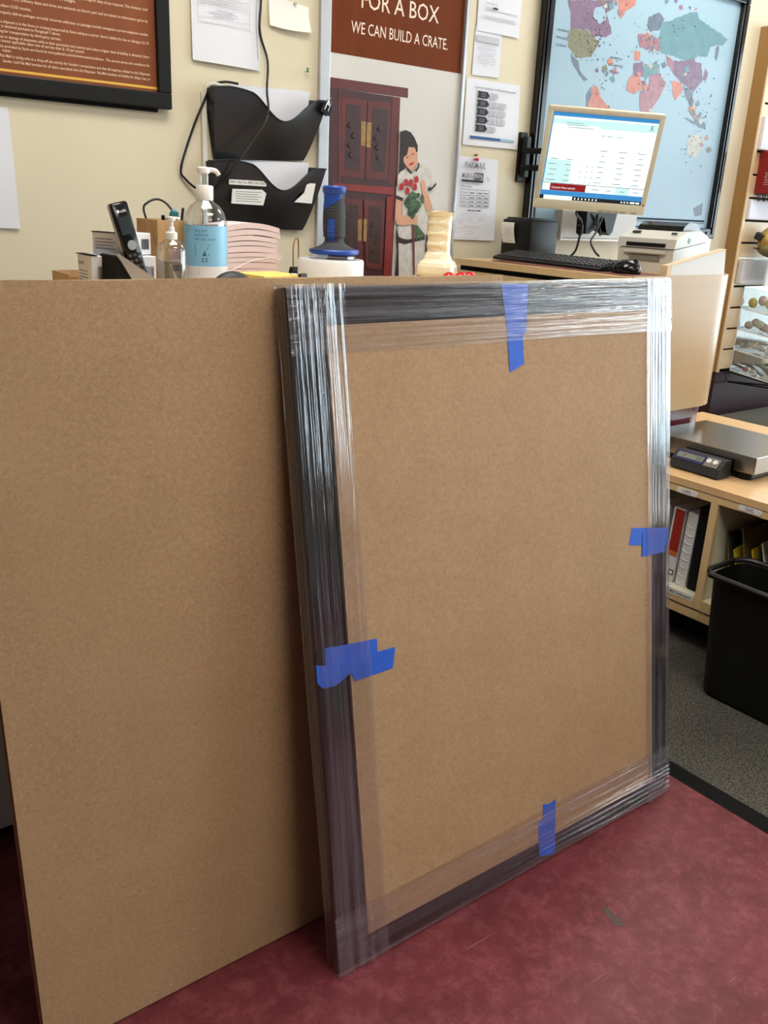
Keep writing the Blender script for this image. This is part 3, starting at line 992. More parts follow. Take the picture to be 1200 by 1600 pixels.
film_lab = 'clear crinkled stretch film band'
for side, inner, seed, lift in (('t', 0.104, 3.1, 0.0), ('b', 0.116, 11.7, 0.0), ('l', 0.104, 21.3, 0.0016), ('r', 0.082, 34.9, 0.0016)):
    o = film_band(side, inner, seed, lift).build('film_band', 'film_vertical' if side in 'lr' else 'film_horizontal', frame, smooth=True)
    tag(o, film_lab)

# ================================================================ BACK WALL: FRAMED POSTER, NOTICES
y = WALL
t = thing('framed_poster', 'black framed brown poster of fine print at the top left', 'poster', (0.75, WALL, 1.52), world=True)
px0, px1, pz0, pz1 = 0.10, 1.186, 1.525, 2.30
for a, b_ in (((px0, pz0), (px1, pz0 + 0.041)), ((px0, pz1 - 0.041), (px1, pz1))):
    MB().mm((a[0], y - 0.032, a[1]), (b_[0], y - 0.004, b_[1]), 0.003).build('frame_rail', 'black', t)
for a in (px0, px1 - 0.039):
    MB().mm((a, y - 0.0322, pz0 + 0.0405), (a + 0.039, y - 0.004, pz1 - 0.0405), 0.003).build('frame_rail', 'black', t)
MB().mm((px0 + 0.02, y - 0.014, pz0 - 0.009), (px1 - 0.036, y - 0.0005, pz1 - 0.02)).build('backing', 'black_matte', t)
MB().mm((px0 + 0.03, y - 0.018, pz0 + 0.03), (px1 - 0.03, y - 0.0142, pz1 - 0.03)).build('poster_sheet', 'poster_brown', t)
MB().rect(px0 + 0.04, 1.5735, px1 - 0.039, 1.5795, y - 0.0186).build('gold_rule', 'poster_gold', t)
lines = [(1.5945, 'Sender, hold Pak Mail harmless for all claims associated with this Shipment.  Pak Mail disclaims all liability for delays, loss, or', 0.735, 1.128),
         (1.6065, ', Pak Mail is acting only as a drop-off site strictly for Sender\'s convenience and that all inquiries related to this Shipment', 0.725, 1.128),
         (1.6190, 'request.', 0.735, 0.757),
         (1.6285, 'terms provided by Store are found at www.pakmail.com/storetermsandconditions.  The service terms and conditions for', 0.720, 1.128),
         (1.6405, 'the lowest applicable value rate of not less than $ .10 per pound.', 0.722, 0.945),
         (1.6500, 'the loss or damage of shipments while in their possession and control and unless a higher level of liability is declared, Store', 0.715, 1.127),
         (1.6625, 'aging for transportation by third party carriers.', 0.725, 0.886),
         (1.6740, 'or is declared pursuant to Paragraph 7 above.', 0.728, 0.885),
         (1.6840, 'While a shipment is in the Store or is being transported by Store acting as a carrier, Store\'s liability for loss or damage is $ .10', 0.715, 1.127),
         (1.7050, 'to properly address packages correctly. Incorrect addresses on packages include consignee\'s correct telephone number', 0.725, 1.127),
         (1.7200, 'to collect COD monies.', 0.725, 0.815),
         (1.7380, 'for timely delivery. Delivery dates and times are estimates on Store\'s part and are based on information given by', 0.720, 1.127),
         (1.7560, 'as a line of freight.', 0.850, 0.930),
         (1.7660, 'recovery, depreciated value or special delivery, damage or delay of any shipment. This limitation shall', 0.790, 1.127)]
tx = MB()
for z, s, a, b_ in lines:
    lettering(tx, s, a, z, y - 0.0187, 0.0066, b_ - a, bold=0.006)
tag(tx.build('fine_print', 'poster_type', t), 'lines of small pale lettering', kind='stuff')

tag(MB().grid(lambda a, b: (0.55 + a * (0.192 + 0.004 * (1 - b)), y - 0.004 - 0.006 * (1 - b) * a * a, 1.192 + b * 0.298), 6, 6).build('paper_sheet', 'paper'),
    'blank white paper sheet on the wall below the framed poster', 'paper sheet')

t = thing('notice', 'white notice with a printed table between poster and small note', 'notice', (1.372, WALL, 1.66), world=True)
MB().grid(lambda a, b: (1.262 + a * 0.220, y - 0.003 - 0.008 * (1 - b) - 0.002 * math.sin(a * 5), 1.664 - 0.004 * a + b * 0.29), 8, 8).build('sheet', 'paper', t)
pr_ = MB()
for x0, z0, x1, z1 in ((1.28, 1.765, 1.447, 1.7665), (1.28, 1.765, 1.2812, 1.93), (1.4458, 1.765, 1.447, 1.93), (1.28, 1.779, 1.447, 1.780), (1.28, 1.81, 1.447, 1.811)):
    pr_.rect(x0, z0, x1, z1, y - 0.0125)
for z, a, b_ in ((1.785, 1.33, 1.395), (1.792, 1.315, 1.41), (1.800, 1.34, 1.40), (1.816, 1.285, 1.44), (1.823, 1.285, 1.40), (1.83, 1.285, 1.44), (1.837, 1.285, 1.42), (1.845, 1.285, 1.36), (1.852, 1.285, 1.44)):
    pr_.rect(a, z, b_, z + 0.0022, y - 0.0125)
pr_.build('print', 'ink_light', t)
MB().tube([(1.4685, y - 0.0135, 1.86), (1.467, y - 0.0135, 1.78), (1.470, y - 0.0135, 1.74), (1.474, y - 0.0135, 1.69)], 0.0007, 5).build('pen_line', 'ink_grey', t)

t = thing('note', 'small curled blank note pinned beside the banner', 'note', (1.585, WALL, 1.78), world=True)
MB().grid(lambda a, b: (1.515 + a * 0.140, y - 0.004 - 0.018 * (1 - b) ** 2 * (0.4 + 0.6 * a), 1.787 - 0.008 * a * 0.2 + 0.004 * math.sin(a * 3.1) * (b - 1) + b * (0.082 - 0.012 * a)), 10, 8).build('sheet', 'paper_warm', t, True)
MB().cyl((1.603, y - 0.001, 1.858), (1.603, y - 0.014, 1.856), 0.003, 0.004, 8).build('push_pin', 'aluminium', t)
t = thing('push_pin', 'small green push pin stuck in bare wall left of banner', 'push pin', (1.646, WALL, 1.677), world=True)
MB().cyl((1.646, y, 1.677), (1.646, y - 0.014, 1.678), 0.0016, n=8).build('needle', 'wire_steel', t)
MB().lathe([(0.002, 0), (0.005, 0.002), (0.003, 0.005), (0.0028, 0.010), (0.005, 0.012), (0.0, 0.0125)], (1.646, y - 0.018, 1.674), 10).build('head', 'pin_green', t)

# ---------------------------------------------------------------- wall pockets
def pocket(label, cx0, cx1, zt, zb, zbl, sheet_top, extra):
    t = thing('wall_pocket', label, 'wall pocket', ((cx0 + cx1) / 2, WALL, zb), world=True, group='smoke plastic wall pockets')
    w = cx1 - cx0
    yo, yb = y - 0.062, y - 0.018     # front plane: top stands off, bottom close to the wall

    def wave(a):
        if a < 0.30:
            return 0.006 * math.sin(a / 0.30 * math.pi)
        if a > 0.94:
            return 0.0
        u = (a - 0.30) / 0.64
        return -0.072 * math.sin(u ** 0.92 * math.pi) ** 2

    def front(a, b):
        xb = cx0 + 0.026 + a * (w - 0.085)
        xt = cx0 + a * w
        ztop = zt + wave(a)
        zbot = zbl + (zb - zbl) * a
        r = b ** 0.8
        z = zbot + (ztop - zbot) * b
        return (xb + (xt - xb) * r, yb + (yo - yb) * (1 - (1 - b) ** 1.25), z)
    MB().grid(front, 40, 14).build('front', 'smoke_plastic', t, True)
    rim = [front(k / 40, 1.0) for k in range(41)]
    MB().tube([(p[0], p[1] - 0.001, p[2]) for p in rim], 0.0022, 6, smooth=0).build('lip', 'charcoal', t)
    MB().grid(lambda a, b: (cx0 + 0.026 * (1 - b) + a * (w - 0.085 * (1 - b) - 0.0), y - 0.004, zb + (zt + 0.004 - zb) * b), 4, 4).build('back', 'smoke_plastic', t)
    for a in (0, 1):
        f = [front(a, k / 10) for k in range(11)]
        MB().grid(lambda s, b, f=f: (f[int(round(b * 10))][0], f[int(round(b * 10))][1] * (1 - s) + (y - 0.004) * s, f[int(round(b * 10))][2]), 2, 10).build('side', 'smoke_plastic', t)
    MB().grid(lambda a, s: (front(a, 0)[0], yb * (1 - s) + (y - 0.004) * s, front(a, 0)[2]), 8, 2).build('bottom', 'smoke_plastic', t)
    sh = tag(MB().prism([(cx0 + 0.075, zb + 0.03), (cx1 - 0.06, zb + 0.03), (cx1 - 0.035, sheet_top[1]), (cx0 + 0.075, sheet_top[0])], y - 0.014, y - 0.007).build('paper_sheets', 'paper'),
             extra, 'paper sheets')
    return t, front


tU, fU = pocket('upper smoky black wall pocket holding white sheets', 1.300, 1.694, 1.594, 1.418, 1.402, (1.612, 1.622), 'white sheets standing in the upper wall pocket')
tL, fL = pocket('lower smoky black wall pocket with taped paper strips', 1.296, 1.694, 1.396, 1.206, 1.220, (1.409, 1.413), 'white sheets standing in the lower wall pocket')


def on_pocket(front, a, b, dy=-0.0035):
    p = front(a, b)
    return (p[0], p[1] + dy, p[2])


LY = 2.5405
MB().prism([(1.348, 1.334), (1.476, 1.3335), (1.476, 1.3485), (1.349, 1.3485)], LY, LY + 0.004).build('label_strip', 'tag_white', tL)
lettering(MB(), 'PAK Mail Fax 800-336-7363', 1.352, 1.3382, LY - 0.0006, 0.0078, 0.120).build('label_lettering', 'ink', tL)
MB().prism([(1.359, 1.280), (1.469, 1.278), (1.483, 1.324), (1.363, 1.322)], LY + 0.006, LY + 0.010).build('taped_note', 'tag_white', tL)
nl = MB()
for k in range(5):
    nl.rect(1.372, 1.287 + k * 0.0068, 1.462 - 0.012 * (k % 2), 1.2888 + k * 0.0068, LY + 0.0054)
tag(nl.build('note_print', 'ink_grey', tL), kind='stuff')
MB().prism([(1.581, 1.292), (1.646, 1.290), (1.659, 1.351), (1.627, 1.351), (1.618, 1.322), (1.606, 1.312)], LY + 0.004, LY + 0.008).build('torn_label', 'tag_white', tL)
bc = thing('binder_clip', 'black binder clip on the right corner of the upper wall pocket', 'binder clip', (1.683, 2.535, 1.578), (0, math.radians(22), 0))
MB().prism([(-0.016, -0.022), (0.018, -0.022), (0.018, 0.004), (-0.016, 0.004)], -0.010, -0.006).build('jaw', 'black', bc)
MB().prism([(-0.016, -0.022), (0.018, -0.022), (0.018, 0.004), (-0.016, 0.004)], 0.004, 0.008).build('jaw', 'black', bc)
MB().box((0.001, -0.001, 0.004), (0.034, 0.018, 0.003)).build('spine', 'black', bc)
for s, yy in ((-1, -0.012), (1, 0.008)):
    MB().tube([(-0.006, yy, -0.012), (-0.004, yy - 0.002, 0.016), (0.001, yy - 0.003, 0.028), (0.006, yy - 0.002, 0.016), (0.008, yy, -0.012)], 0.0009, 6).build('wire_handle', 'wire_steel', bc)

# raceway and cords
t = thing('cable_raceway', 'white cable strip rising up the wall behind the black pockets', 'cable cover', (1.305, WALL, 1.12), world=True)
MB().mm((1.288, y - 0.012, 1.10), (1.304, y, 1.585), 0.003).build('channel', 'cable_white', t)
MB().tube([(1.296, y - 0.008, 1.56), (1.298, y - 0.014, 1.590), (1.312, y - 0.020, 1.605), (1.335, y - 0.022, 1.606), (1.35, y - 0.020, 1.600)], 0.006, 8).build('loop', 'cable_white', t)
cp = [(1.4913, 1.95), (1.4913, 1.8509), (1.487, 1.766), (1.5136, 1.6919), (1.5116, 1.6125), (1.5141, 1.5411), (1.4625, 1.4643), (1.4067, 1.3967), (1.3406, 1.3291), (1.2808, 1.3154), (1.2358, 1.3419), (1.2224, 1.3731), (1.2599, 1.4754), (1.2988, 1.5563), (1.3244, 1.6017), (1.3663, 1.6181), (1.413, 1.618)]
dp = [0.006, 0.008, 0.010, 0.020, 0.06, 0.078, 0.078, 0.078, 0.05, 0.02, 0.010, 0.008, 0.012, 0.016, 0.020, 0.024, 0.028]
tag(MB().tube([(x * (y - d) / y, y - d, 1.3 + (z - 1.3) * (y - d) / y) for (x, z), d in zip(cp, dp)], 0.0036, 8, smooth=6).build('extension_cord', 'cable_black', None, True),
    'long black cord hanging down the wall in front of the wall pockets', 'cord')

# ---------------------------------------------------------------- banner
t = thing('banner', 'tall printed banner with red cabinet and woman holding roses', 'banner', (2.0, WALL, 1.0), world=True)
MB().mm((1.693, y - 0.016, 0.95), (1.733, y, 2.45), 0.003).build('side_rail', 'aluminium', t)
MB().mm((2.288, y - 0.016, 0.95), (2.302, y, 2.45), 0.003).build('side_rail', 'aluminium', t)
MB().mm((1.733, y - 0.004, 0.97), (2.288, y - 0.0005, 2.42)).build('banner_sheet', 'banner_ground', t)
yb = y - 0.0044
MB().rect(1.7335, 1.7435, 2.2875, 2.42, yb).build('brown_field', 'banner_brown', t)
lettering(MB(), 'FOR A BOX', 1.852, 1.884, yb - 0.0004, 0.050, 0.322, bold=0.002).build('lettering', 'banner_type', t)
lettering(MB(), 'WE CAN BUILD A CRATE.', 1.815, 1.8095, yb - 0.0004, 0.034, 0.406, bold=0.001).build('lettering', 'banner_type', t)
cabp = {'cornice': 'cab_mid', 'body': 'cab_dark', 'postR': 'cab_mid', 'postL': 'cab_mid', 'doorL': 'cab_mid', 'inL': 'cab_inset', 'doorR': 'cab_mid', 'inR': 'cab_inset',
        'brass1': 'brass_print', 'brass2': 'brass_print', 'rail': 'cab_red', 'ldoorL': 'cab_mid', 'linL': 'cab_inset', 'ldoorR': 'cab_mid', 'linR': 'cab_inset', 'lpost': 'cab_red', 'lbrass1': 'brass_print', 'lbrass2': 'brass_print'}
order = ['body', 'cornice', 'postR', 'postL', 'doorL', 'doorR', 'inL', 'inR', 'brass1', 'brass2', 'rail', 'ldoorL', 'ldoorR', 'linL', 'linR', 'lpost', 'lbrass1', 'lbrass2']
ms = sorted(set(cabp.values()))
cb = MB()
for k, n in enumerate(order):
    cb.flat([(max(1.7336, a), max(0.975, b_)) for a, b_ in CAB[n]], yb - 0.0002 * (k + 1), ms.index(cabp[n]))
for n in ('inL', 'inR', 'linL', 'linR'):
    P = CAB[n]
    cx = sum(p[0] for p in P) / 4
    cz = sum(p[1] for p in P) / 4
    for j in range(4):
        a = cx + random.uniform(-0.014, 0.014)
        b_ = cz - 0.055 + 0.03 * j
        cb.flat([(a - 0.012, b_), (a - 0.004, b_ + 0.010), (a + 0.008, b_ + 0.012), (a + 0.013, b_ + 0.002), (a + 0.003, b_ - 0.008)], yb - 0.0045, ms.index('cab_dark'))
tag(cb.build('printed_cabinet', ms, t), 'printed dark red lacquered cabinet with brass plates')
girlm = {'hair': 'hair', 'face': 'skin_print', 'blouse': 'cloth_print', 'collarL': 'trim_print', 'collarR': 'trim_print', 'armL': 'skin_print', 'armR': 'skin_print', 'cuffR': 'trim_print', 'cuffL': 'trim_print',
         'leaves': 'leaf_print', 'leaf2': 'leaf_print', 'stems': 'leaf_print', 'ribbon': 'ribbon_print', 'belt': 'trim_print', 'skirt': 'cloth_print', 'strip': 'trim_print', 'ribbon2': 'trim_print', 'eyeL': 'trim_print', 'eyeR': 'trim_print', 'mouth': 'ink_red'}
order = ['skirt', 'strip', 'blouse', 'face', 'hair', 'collarL', 'collarR', 'belt', 'eyeL', 'eyeR', 'mouth', 'armR', 'cuffR', 'stems', 'ribbon', 'ribbon2', 'leaves', 'leaf2', 'armL', 'cuffL']
ms = sorted(set(girlm.values())) + ['rose', 'leaf_dark']
gb = MB()
for k, n in enumerate(order):
    if n in ('leaves', 'leaf2'):
        continue
    gb.flat([(a, max(0.975, b_)) for a, b_ in GIRL[n]], yb - 0.0002 * (k + 1) - 0.0046, ms.index(girlm[n]))
lx0, lx1 = min(p[0] for p in GIRL['leaves']), max(p[0] for p in GIRL['leaves'])
lz0, lz1 = min(p[1] for p in GIRL['leaves']), max(p[1] for p in GIRL['leaves'])
for k in range(22):
    a, b_ = random.uniform(lx0 + 0.008, lx1 - 0.008), random.uniform(lz0, lz1 - 0.01)
    if b_ < (lz0 + lz1) / 2:
        a = (a + (lx0 + lx1) / 2) / 2
    q = random.uniform(0, 6.28)
    gb.flat([(a + 0.017 * math.cos(v) * math.cos(q) - 0.009 * math.sin(v) * math.sin(q), b_ + 0.017 * math.cos(v) * math.sin(q) + 0.009 * math.sin(v) * math.cos(q)) for v in [w * 0.785 for w in range(8)]], yb - 0.0088 - 0.00003 * k, ms.index('leaf_print' if k % 3 else 'leaf_dark'))
for (a, b_) in ROSES:
    gb.flat([(a + 0.0105 * math.cos(q * 0.785) * (1.0 + 0.15 * math.sin(q * 3)), b_ + 0.0125 * math.sin(q * 0.785)) for q in range(8)], yb - 0.0095, ms.index('rose'))
tag(gb.build('printed_figure', ms, t), 'printed woman in a pale dress holding red roses')


# ---------------------------------------------------------------- papers right of the banner
def paper(name, label, poly, bow=0.006, pin=None):
    t = thing(name, label, 'notice', (sum(p[0] for p in poly) / 4, WALL, min(p[1] for p in poly)), world=True)
    (ax, az), (bx, bz), (cx, cz), (dx, dz) = poly      # bottom-left, bottom-right, top-right, top-left

    def fn(a, b):
        x = (ax + (bx - ax) * a) * (1 - b) + (dx + (cx - dx) * a) * b
        z = (az + (bz - az) * a) * (1 - b) + (dz + (cz - dz) * a) * b
        return (x, y - 0.002 - bow * (1 - b) * (0.5 + 0.5 * a), z)
    MB().grid(fn, 8, 8).build('sheet', 'paper', t)
    return t, (y - 0.0035 - bow)


t, yp = paper('notice', 'white letter page highest on the wall right of the banner', [(2.350, 1.888), (2.556, 1.890), (2.560, 2.16), (2.350, 2.16)], 0.004)
m_ = MB()
for z, a, b_ in ((1.930, 2.375, 2.535), (1.937, 2.375, 2.53), (1.958, 2.385, 2.54), (1.964, 2.385, 2.43), (1.978, 2.385, 2.44), (1.998, 2.385, 2.42), (2.01, 2.43, 2.52)):
    m_.rect(a, z, b_, z + 0.0025, yp)
m_.build('print', 'ink_light', t)
MB().flat([(2.43 + 0.014 * math.cos(q * 0.6), 1.9655 + 0.0035 * math.sin(q * 0.6)) for q in range(10)], yp - 0.0003).build('ink_blot', 'ink', t)
t, yp = paper('notice', 'narrow white slip pinned just under the top letter page', [(2.343, 1.7465), (2.473, 1.7505), (2.473, 1.90), (2.346, 1.90)], 0.003)
m_ = MB()
m_.rect(2.352, 1.855, 2.462, 1.876, yp)
for z, a, b_ in ((1.780, 2.39, 2.41), (1.789, 2.365, 2.45), (1.798, 2.36, 2.455), (1.806, 2.355, 2.455), (1.815, 2.37, 2.44), (1.823, 2.37, 2.45), (1.835, 2.355, 2.455), (1.845, 2.36, 2.45)):
    m_.rect(a, z, b_, z + 0.002, yp)
m_.build('print', 'ink_light', t)
t, yp = paper('notice', 'white flow chart page with dark arrows and a blue bar', [(2.322, 1.5154), (2.598, 1.5174), (2.589, 1.7374), (2.3215, 1.7356)], 0.004)
m_ = MB()
lettering(m_, 'Customer Identification Verification Requirements', 2.358, 1.7065, yp, 0.0068, 0.205, bold=0.004)
m_.build('heading', 'ink', t)
ar, ag, al = MB(), MB(), MB()
for k, (z, n) in enumerate(((1.6760, 1), (1.6475, 2), (1.6200, 2), (1.5930, 2), (1.5655, 1))):
    x = 2.372
    ar.flat([(x, z), (x + 0.050, z), (x + 0.060, z + 0.011), (x + 0.050, z + 0.022), (x, z + 0.022), (x + 0.009, z + 0.011)], yp)
    for j in range(3):
        al.rect(x + 0.018, z + 0.005 + j * 0.005, x + 0.044, z + 0.0065 + j * 0.005, yp - 0.0003)
    for j in range(n):
        xx = x + 0.060 + j * 0.045
        ag.flat([(xx, z + 0.001), (xx + 0.040, z + 0.001), (xx + 0.048, z + 0.011), (xx + 0.040, z + 0.021), (xx, z + 0.021), (xx + 0.006, z + 0.011)], yp - 0.0001 * j)
        for q in range(3):
            al.rect(xx + 0.012, z + 0.005 + q * 0.005, xx + 0.034, z + 0.0062 + q * 0.005, yp - 0.0004)
ar.build('arrow', 'ink_navy', t)
ag.build('arrow', 'ink_light', t)
al.build('print', 'ink_grey', t)
MB().rect(2.350, 1.5400, 2.504, 1.5485, yp).build('bar', 'ink_blue', t)
MB().rect(2.504, 1.5400, 2.575, 1.5485, yp).build('bar', 'ink_sky', t)
t, yp = paper('notice', 'mailbox rental price sheet pinned below the flow chart', [(2.298, 1.1867), (2.514, 1.1852), (2.5075, 1.4752), (2.2985, 1.4771)], 0.006)
m_ = MB()
lettering(m_, 'PAKMAIL', 2.335, 1.4395, yp, 0.0205, 0.104, shear=0.12, bold=0.02)
m_.build('logo', 'ink_grey', t)
m_ = MB()
lettering(m_, 'MAILBOX', 2.325, 1.4045, yp, 0.017, 0.048, bold=0.006)
m_.rect(2.324, 1.3905, 2.432, 1.3985, yp)
m_.rect(2.386, 1.4020, 2.431, 1.4240, yp)
lettering(m_, 'From', 2.325, 1.3715, yp, 0.0085, 0.05, shear=0.2)
for j, zz in enumerate((1.3640, 1.3435, 1.3300, 1.3165, 1.3030)):
    m_.rect(2.3235, zz, 2.4690, zz + 0.0012, yp)
for xx in (2.3235, 2.3640, 2.4035, 2.4380, 2.4680):
    m_.rect(xx, 1.3030, xx + 0.0012, 1.3652, yp)
for zz, s in ((1.3510, 'TYPE'), (1.3340, 'SMALL'), (1.3205, 'MEDIUM'), (1.3070, 'LARGE')):
    lettering(m_, s, 2.330, zz, yp, 0.0048, 0.024)
    for xx in (2.370, 2.409, 2.443):
        m_.rect(xx, zz + 0.0008, xx + 0.022, zz + 0.0036, yp)
for xx, w in ((2.362, 0.004), (2.369, 0.014), (2.388, 0.010), (2.402, 0.006), (2.412, 0.018)):
    m_.rect(xx, 1.2895, xx + w, 1.2935, yp)
tag(m_.build('print', 'ink', t), kind='stuff')
m_ = MB()
lettering(m_, 'RENTAL', 2.388, 1.4055, yp - 0.0003, 0.015, 0.041, bold=0.01)
m_.build('reversed_lettering', 'paper', t)
m_ = MB()
for z, a, b_ in ((1.2790, 2.335, 2.46), (1.2715, 2.325, 2.355), (1.2715, 2.36, 2.415), (1.2715, 2.425, 2.455), (1.262, 2.322, 2.350), (1.256, 2.322, 2.345), (1.250, 2.322, 2.35), (1.244, 2.322, 2.34), (1.262, 2.355, 2.39), (1.256, 2.355, 2.395), (1.262, 2.42, 2.455), (1.256, 2.42, 2.45), (1.2345, 2.35, 2.425), (1.2285, 2.322, 2.445), (1.216, 2.36, 2.405), (1.207, 2.37, 2.40), (1.1935, 2.32, 2.43), (1.4300, 2.342, 2.43)):
    m_.rect(a, z, b_, z + 0.0018, yp)
m_.flat([(2.445, 1.412), (2.455, 1.412), (2.463, 1.402), (2.461, 1.392), (2.457, 1.400), (2.450, 1.406)], yp)
tag(m_.build('small_print', 'ink_light', t), kind='stuff')
MB().cyl((2.389, y - 0.001, 1.4700), (2.389, y - 0.018, 1.4690), 0.0035, 0.0055, 10).build('push_pin', 'ink_red', t)
MB().cyl((2.386, y - 0.001, 1.4840), (2.388, y - 0.014, 1.4850), 0.003, 0.0045, 10).build('push_pin', 'brass_print', t)

# ---------------------------------------------------------------- world map
t = thing('world_map', 'large black framed world map behind the till screen', 'map', (3.30, WALL, 1.215), world=True)
mx0, mx1, mz0, mz1 = 2.657, 3.934, 1.215, 2.245
fwid = 0.046
for a, b_ in (((mx0, mz0), (mx1, mz0 + fwid)), ((mx0, mz1 - fwid), (mx1, mz1))):
    MB().mm((a[0], y - 0.034, a[1]), (b_[0], y - 0.002, b_[1]), 0.005).build('frame_rail', 'black_gloss', t)
for a in (mx0, mx1 - fwid):
    s = MB().mm((a, y - 0.0345, mz0 + fwid), (a + fwid, y - 0.002, mz1 - fwid), 0.005)
    s.mm((a + fwid * 0.34, y - 0.039, mz0 + 0.02), (a + fwid * 0.62, y - 0.034, mz1 - 0.02), 0.002)
    s.build('frame_rail', 'black_gloss', t)
MB().mm((mx0 + 0.03, y - 0.0145, mz0 + 0.03), (mx1 - 0.03, y - 0.003, mz1 - 0.03)).build('map_sheet', 'map_sea', t)
mm_ = {'canada': 'map_purple', 'bay': 'map_sea', 'usa': 'map_olive', 'mexico': 'map_grey', 'brazil': 'map_peach', 'andes': 'map_grey', 'greenland': 'map_peach', 'scandinavia': 'map_grey', 'europe': 'map_pink', 'iberia': 'map_peach',
       'russia': 'map_teal', 'china': 'map_purple', 'india': 'map_peach', 'mideast': 'map_pink', 'sahara': 'map_purple', 'westafrica': 'map_peach', 'congo': 'map_pink', 'sudan': 'map_teal', 'seasia': 'map_grey', 'japan': 'map_grey', 'korea': 'map_purple', 'islands': 'map_grey',
       'australia': 'map_sand', 'ant': 'map_grey', 'pale': 'map_pink', 'sumatra': 'map_grey'}


def rough_outline(P, seed, amp=0.006):
    """coastline: subdivide and jitter an outline"""
    out = []
    for i in range(len(P)):
        a, b = Vector(P[i]), Vector(P[(i + 1) % len(P)])
        n = max(2, int((b - a).length / 0.010))
        for k in range(n):
            p = a.lerp(b, k / n)
            d = noise.noise_vector(Vector((p.x * 60, p.y * 60, seed)))
            out.append((p.x + d.x * amp, p.y + d.y * amp))
    return out


for k, (n, P) in enumerate(MAP.items()):
    if n == 'pale':
        continue
    MB().flat(rough_outline(P, k * 1.7), y - 0.0148 - 0.0001 * (k % 9) - (0.0008 if n == 'bay' else 0)).build('printed_land', mm_[n], t)
# smaller countries and islands
blobs = [(3.27, 1.975, 0.05, 0.03, 9), (3.33, 1.88, 0.06, 0.05, 8), (3.30, 1.80, 0.05, 0.05, 7), (3.05, 1.84, 0.06, 0.03, 8), (3.66, 1.74, 0.06, 0.05, 12), (3.56, 1.90, 0.05, 0.04, 6), (3.05, 2.06, 0.07, 0.03, 7), (3.46, 2.13, 0.10, 0.02, 5), (3.78, 1.62, 0.04, 0.06, 6)]
cols = ['map_purple', 'map_peach', 'map_teal', 'map_grey', 'map_pink', 'map_sand', 'map_olive']
for k, (cx, cz, sx, sz, n) in enumerate(blobs):
    for j in range(n):
        a, b_ = random.gauss(cx, sx * 0.6), random.gauss(cz, sz * 0.6)
        r = random.uniform(0.006, 0.020)
        MB().flat(rough_outline([(a - r, b_), (a, b_ - r * 0.7), (a + r * 0.9, b_ - r * 0.2), (a + r * 0.3, b_ + r * 0.8)], k + j * 0.37, 0.007), y - 0.0158 - 0.00002 * j).build('printed_land', cols[(k + j) % 7], t)
pins = MB()
hot = [(2.95, 1.93, 0.10, 0.06, 60), (3.28, 1.98, 0.09, 0.06, 40), (3.35, 1.87, 0.14, 0.07, 30), (3.05, 1.80, 0.08, 0.10, 24), (3.62, 1.83, 0.14, 0.09, 36), (3.68, 1.60, 0.10, 0.09, 24), (3.75, 1.75, 0.08, 0.12, 20), (3.5, 2.05, 0.2, 0.08, 18), (3.0, 2.03, 0.16, 0.06, 20)]
for cx, cz, sx, sz, n in hot:
    for k in range(n):
        a, b_ = random.gauss(cx, sx * 0.55), random.gauss(cz, sz * 0.55)
        r = random.choice((0.0016, 0.0022, 0.0030))
        if mx0 + 0.06 < a < mx1 - 0.06 and mz0 + 0.06 < b_ < mz1 - 0.06:
            pins.flat([(a + r * random.uniform(0.7, 1.6) * math.cos(q * 1.05), b_ + r * math.sin(q * 1.05)) for q in range(6)], y - 0.0162)
tag(pins.build('place_marks', 'ink', t), kind='stuff')
m_ = MB()
lettering(m_, 'World', 3.13, 1.3200, y - 0.0160, 0.040, 0.150, bold=0.015)
lettering(m_, 'NORTH', 2.745, 1.94, y - 0.0160, 0.008, 0.06)
lettering(m_, 'PACIFIC', 2.742, 1.915, y - 0.0160, 0.008, 0.066)
lettering(m_, 'OCEAN', 2.742, 1.89, y - 0.0160, 0.008, 0.056)
lettering(m_, 'NORTH', 3.06, 1.885, y - 0.0160, 0.008, 0.07)
lettering(m_, 'ATLANTIC', 3.055, 1.86, y - 0.0160, 0.008, 0.09)
lettering(m_, 'OCEAN', 3.06, 1.835, y - 0.0160, 0.008, 0.06)
m_.rect(3.21, 1.303, 3.275, 1.309, y - 0.0160)
tag(m_.build('map_lettering', 'ink', t), kind='stuff')
MB().rect(3.10, 1.288, 3.86, 1.296, y - 0.0161).build('map_rule', 'ink_navy', t)
MB().rect(3.10, 1.281, 3.86, 1.283, y - 0.0161).build('map_rule', 'ink_navy', t)

# ================================================================ TILL DESK
DZ = 1.125


def path_round(off):
    """plan of the rounded desk front: along x, round the corner, back along y"""
    r = 0.18 - off
    cx, cy = 2.735, 1.92
    P = [(2.285 + off, 1.74 + off), (2.50, 1.74 + off)]
    for k in range(13):
        a = -math.pi / 2 + k / 12 * math.pi / 2
        P.append((cx + r * math.cos(a), cy + r * math.sin(a)))
    P.append((2.915 - off, 2.53))
    return P


def ribbon(P, z0, z1, th):
    """upright sheet following plan P, thickness th inwards"""
    mb = MB()
    bm = mb.bm
    n = len(P)
    inn = []
    for i, p in enumerate(P):
        a, b = Vector(P[max(i - 1, 0)]), Vector(P[min(i + 1, n - 1)])
        d = (b - a).normalized()
        inn.append((p[0] - d.y * th, p[1] + d.x * th))
    V = [[bm.verts.new((q[0], q[1], z)) for q in L_] for L_, z in ((P, z0), (P, z1), (inn, z1), (inn, z0))]
    for i in range(n - 1):
        for k in range(4):
            bm.faces.new((V[k][i], V[k][i + 1], V[(k + 1) % 4][i + 1], V[(k + 1) % 4][i]))
    bm.faces.new([V[k][0] for k in range(4)])
    bm.faces.new([V[3 - k][-1] for k in range(4)])
    bmesh.ops.recalc_face_normals(bm, faces=bm.faces)
    return mb


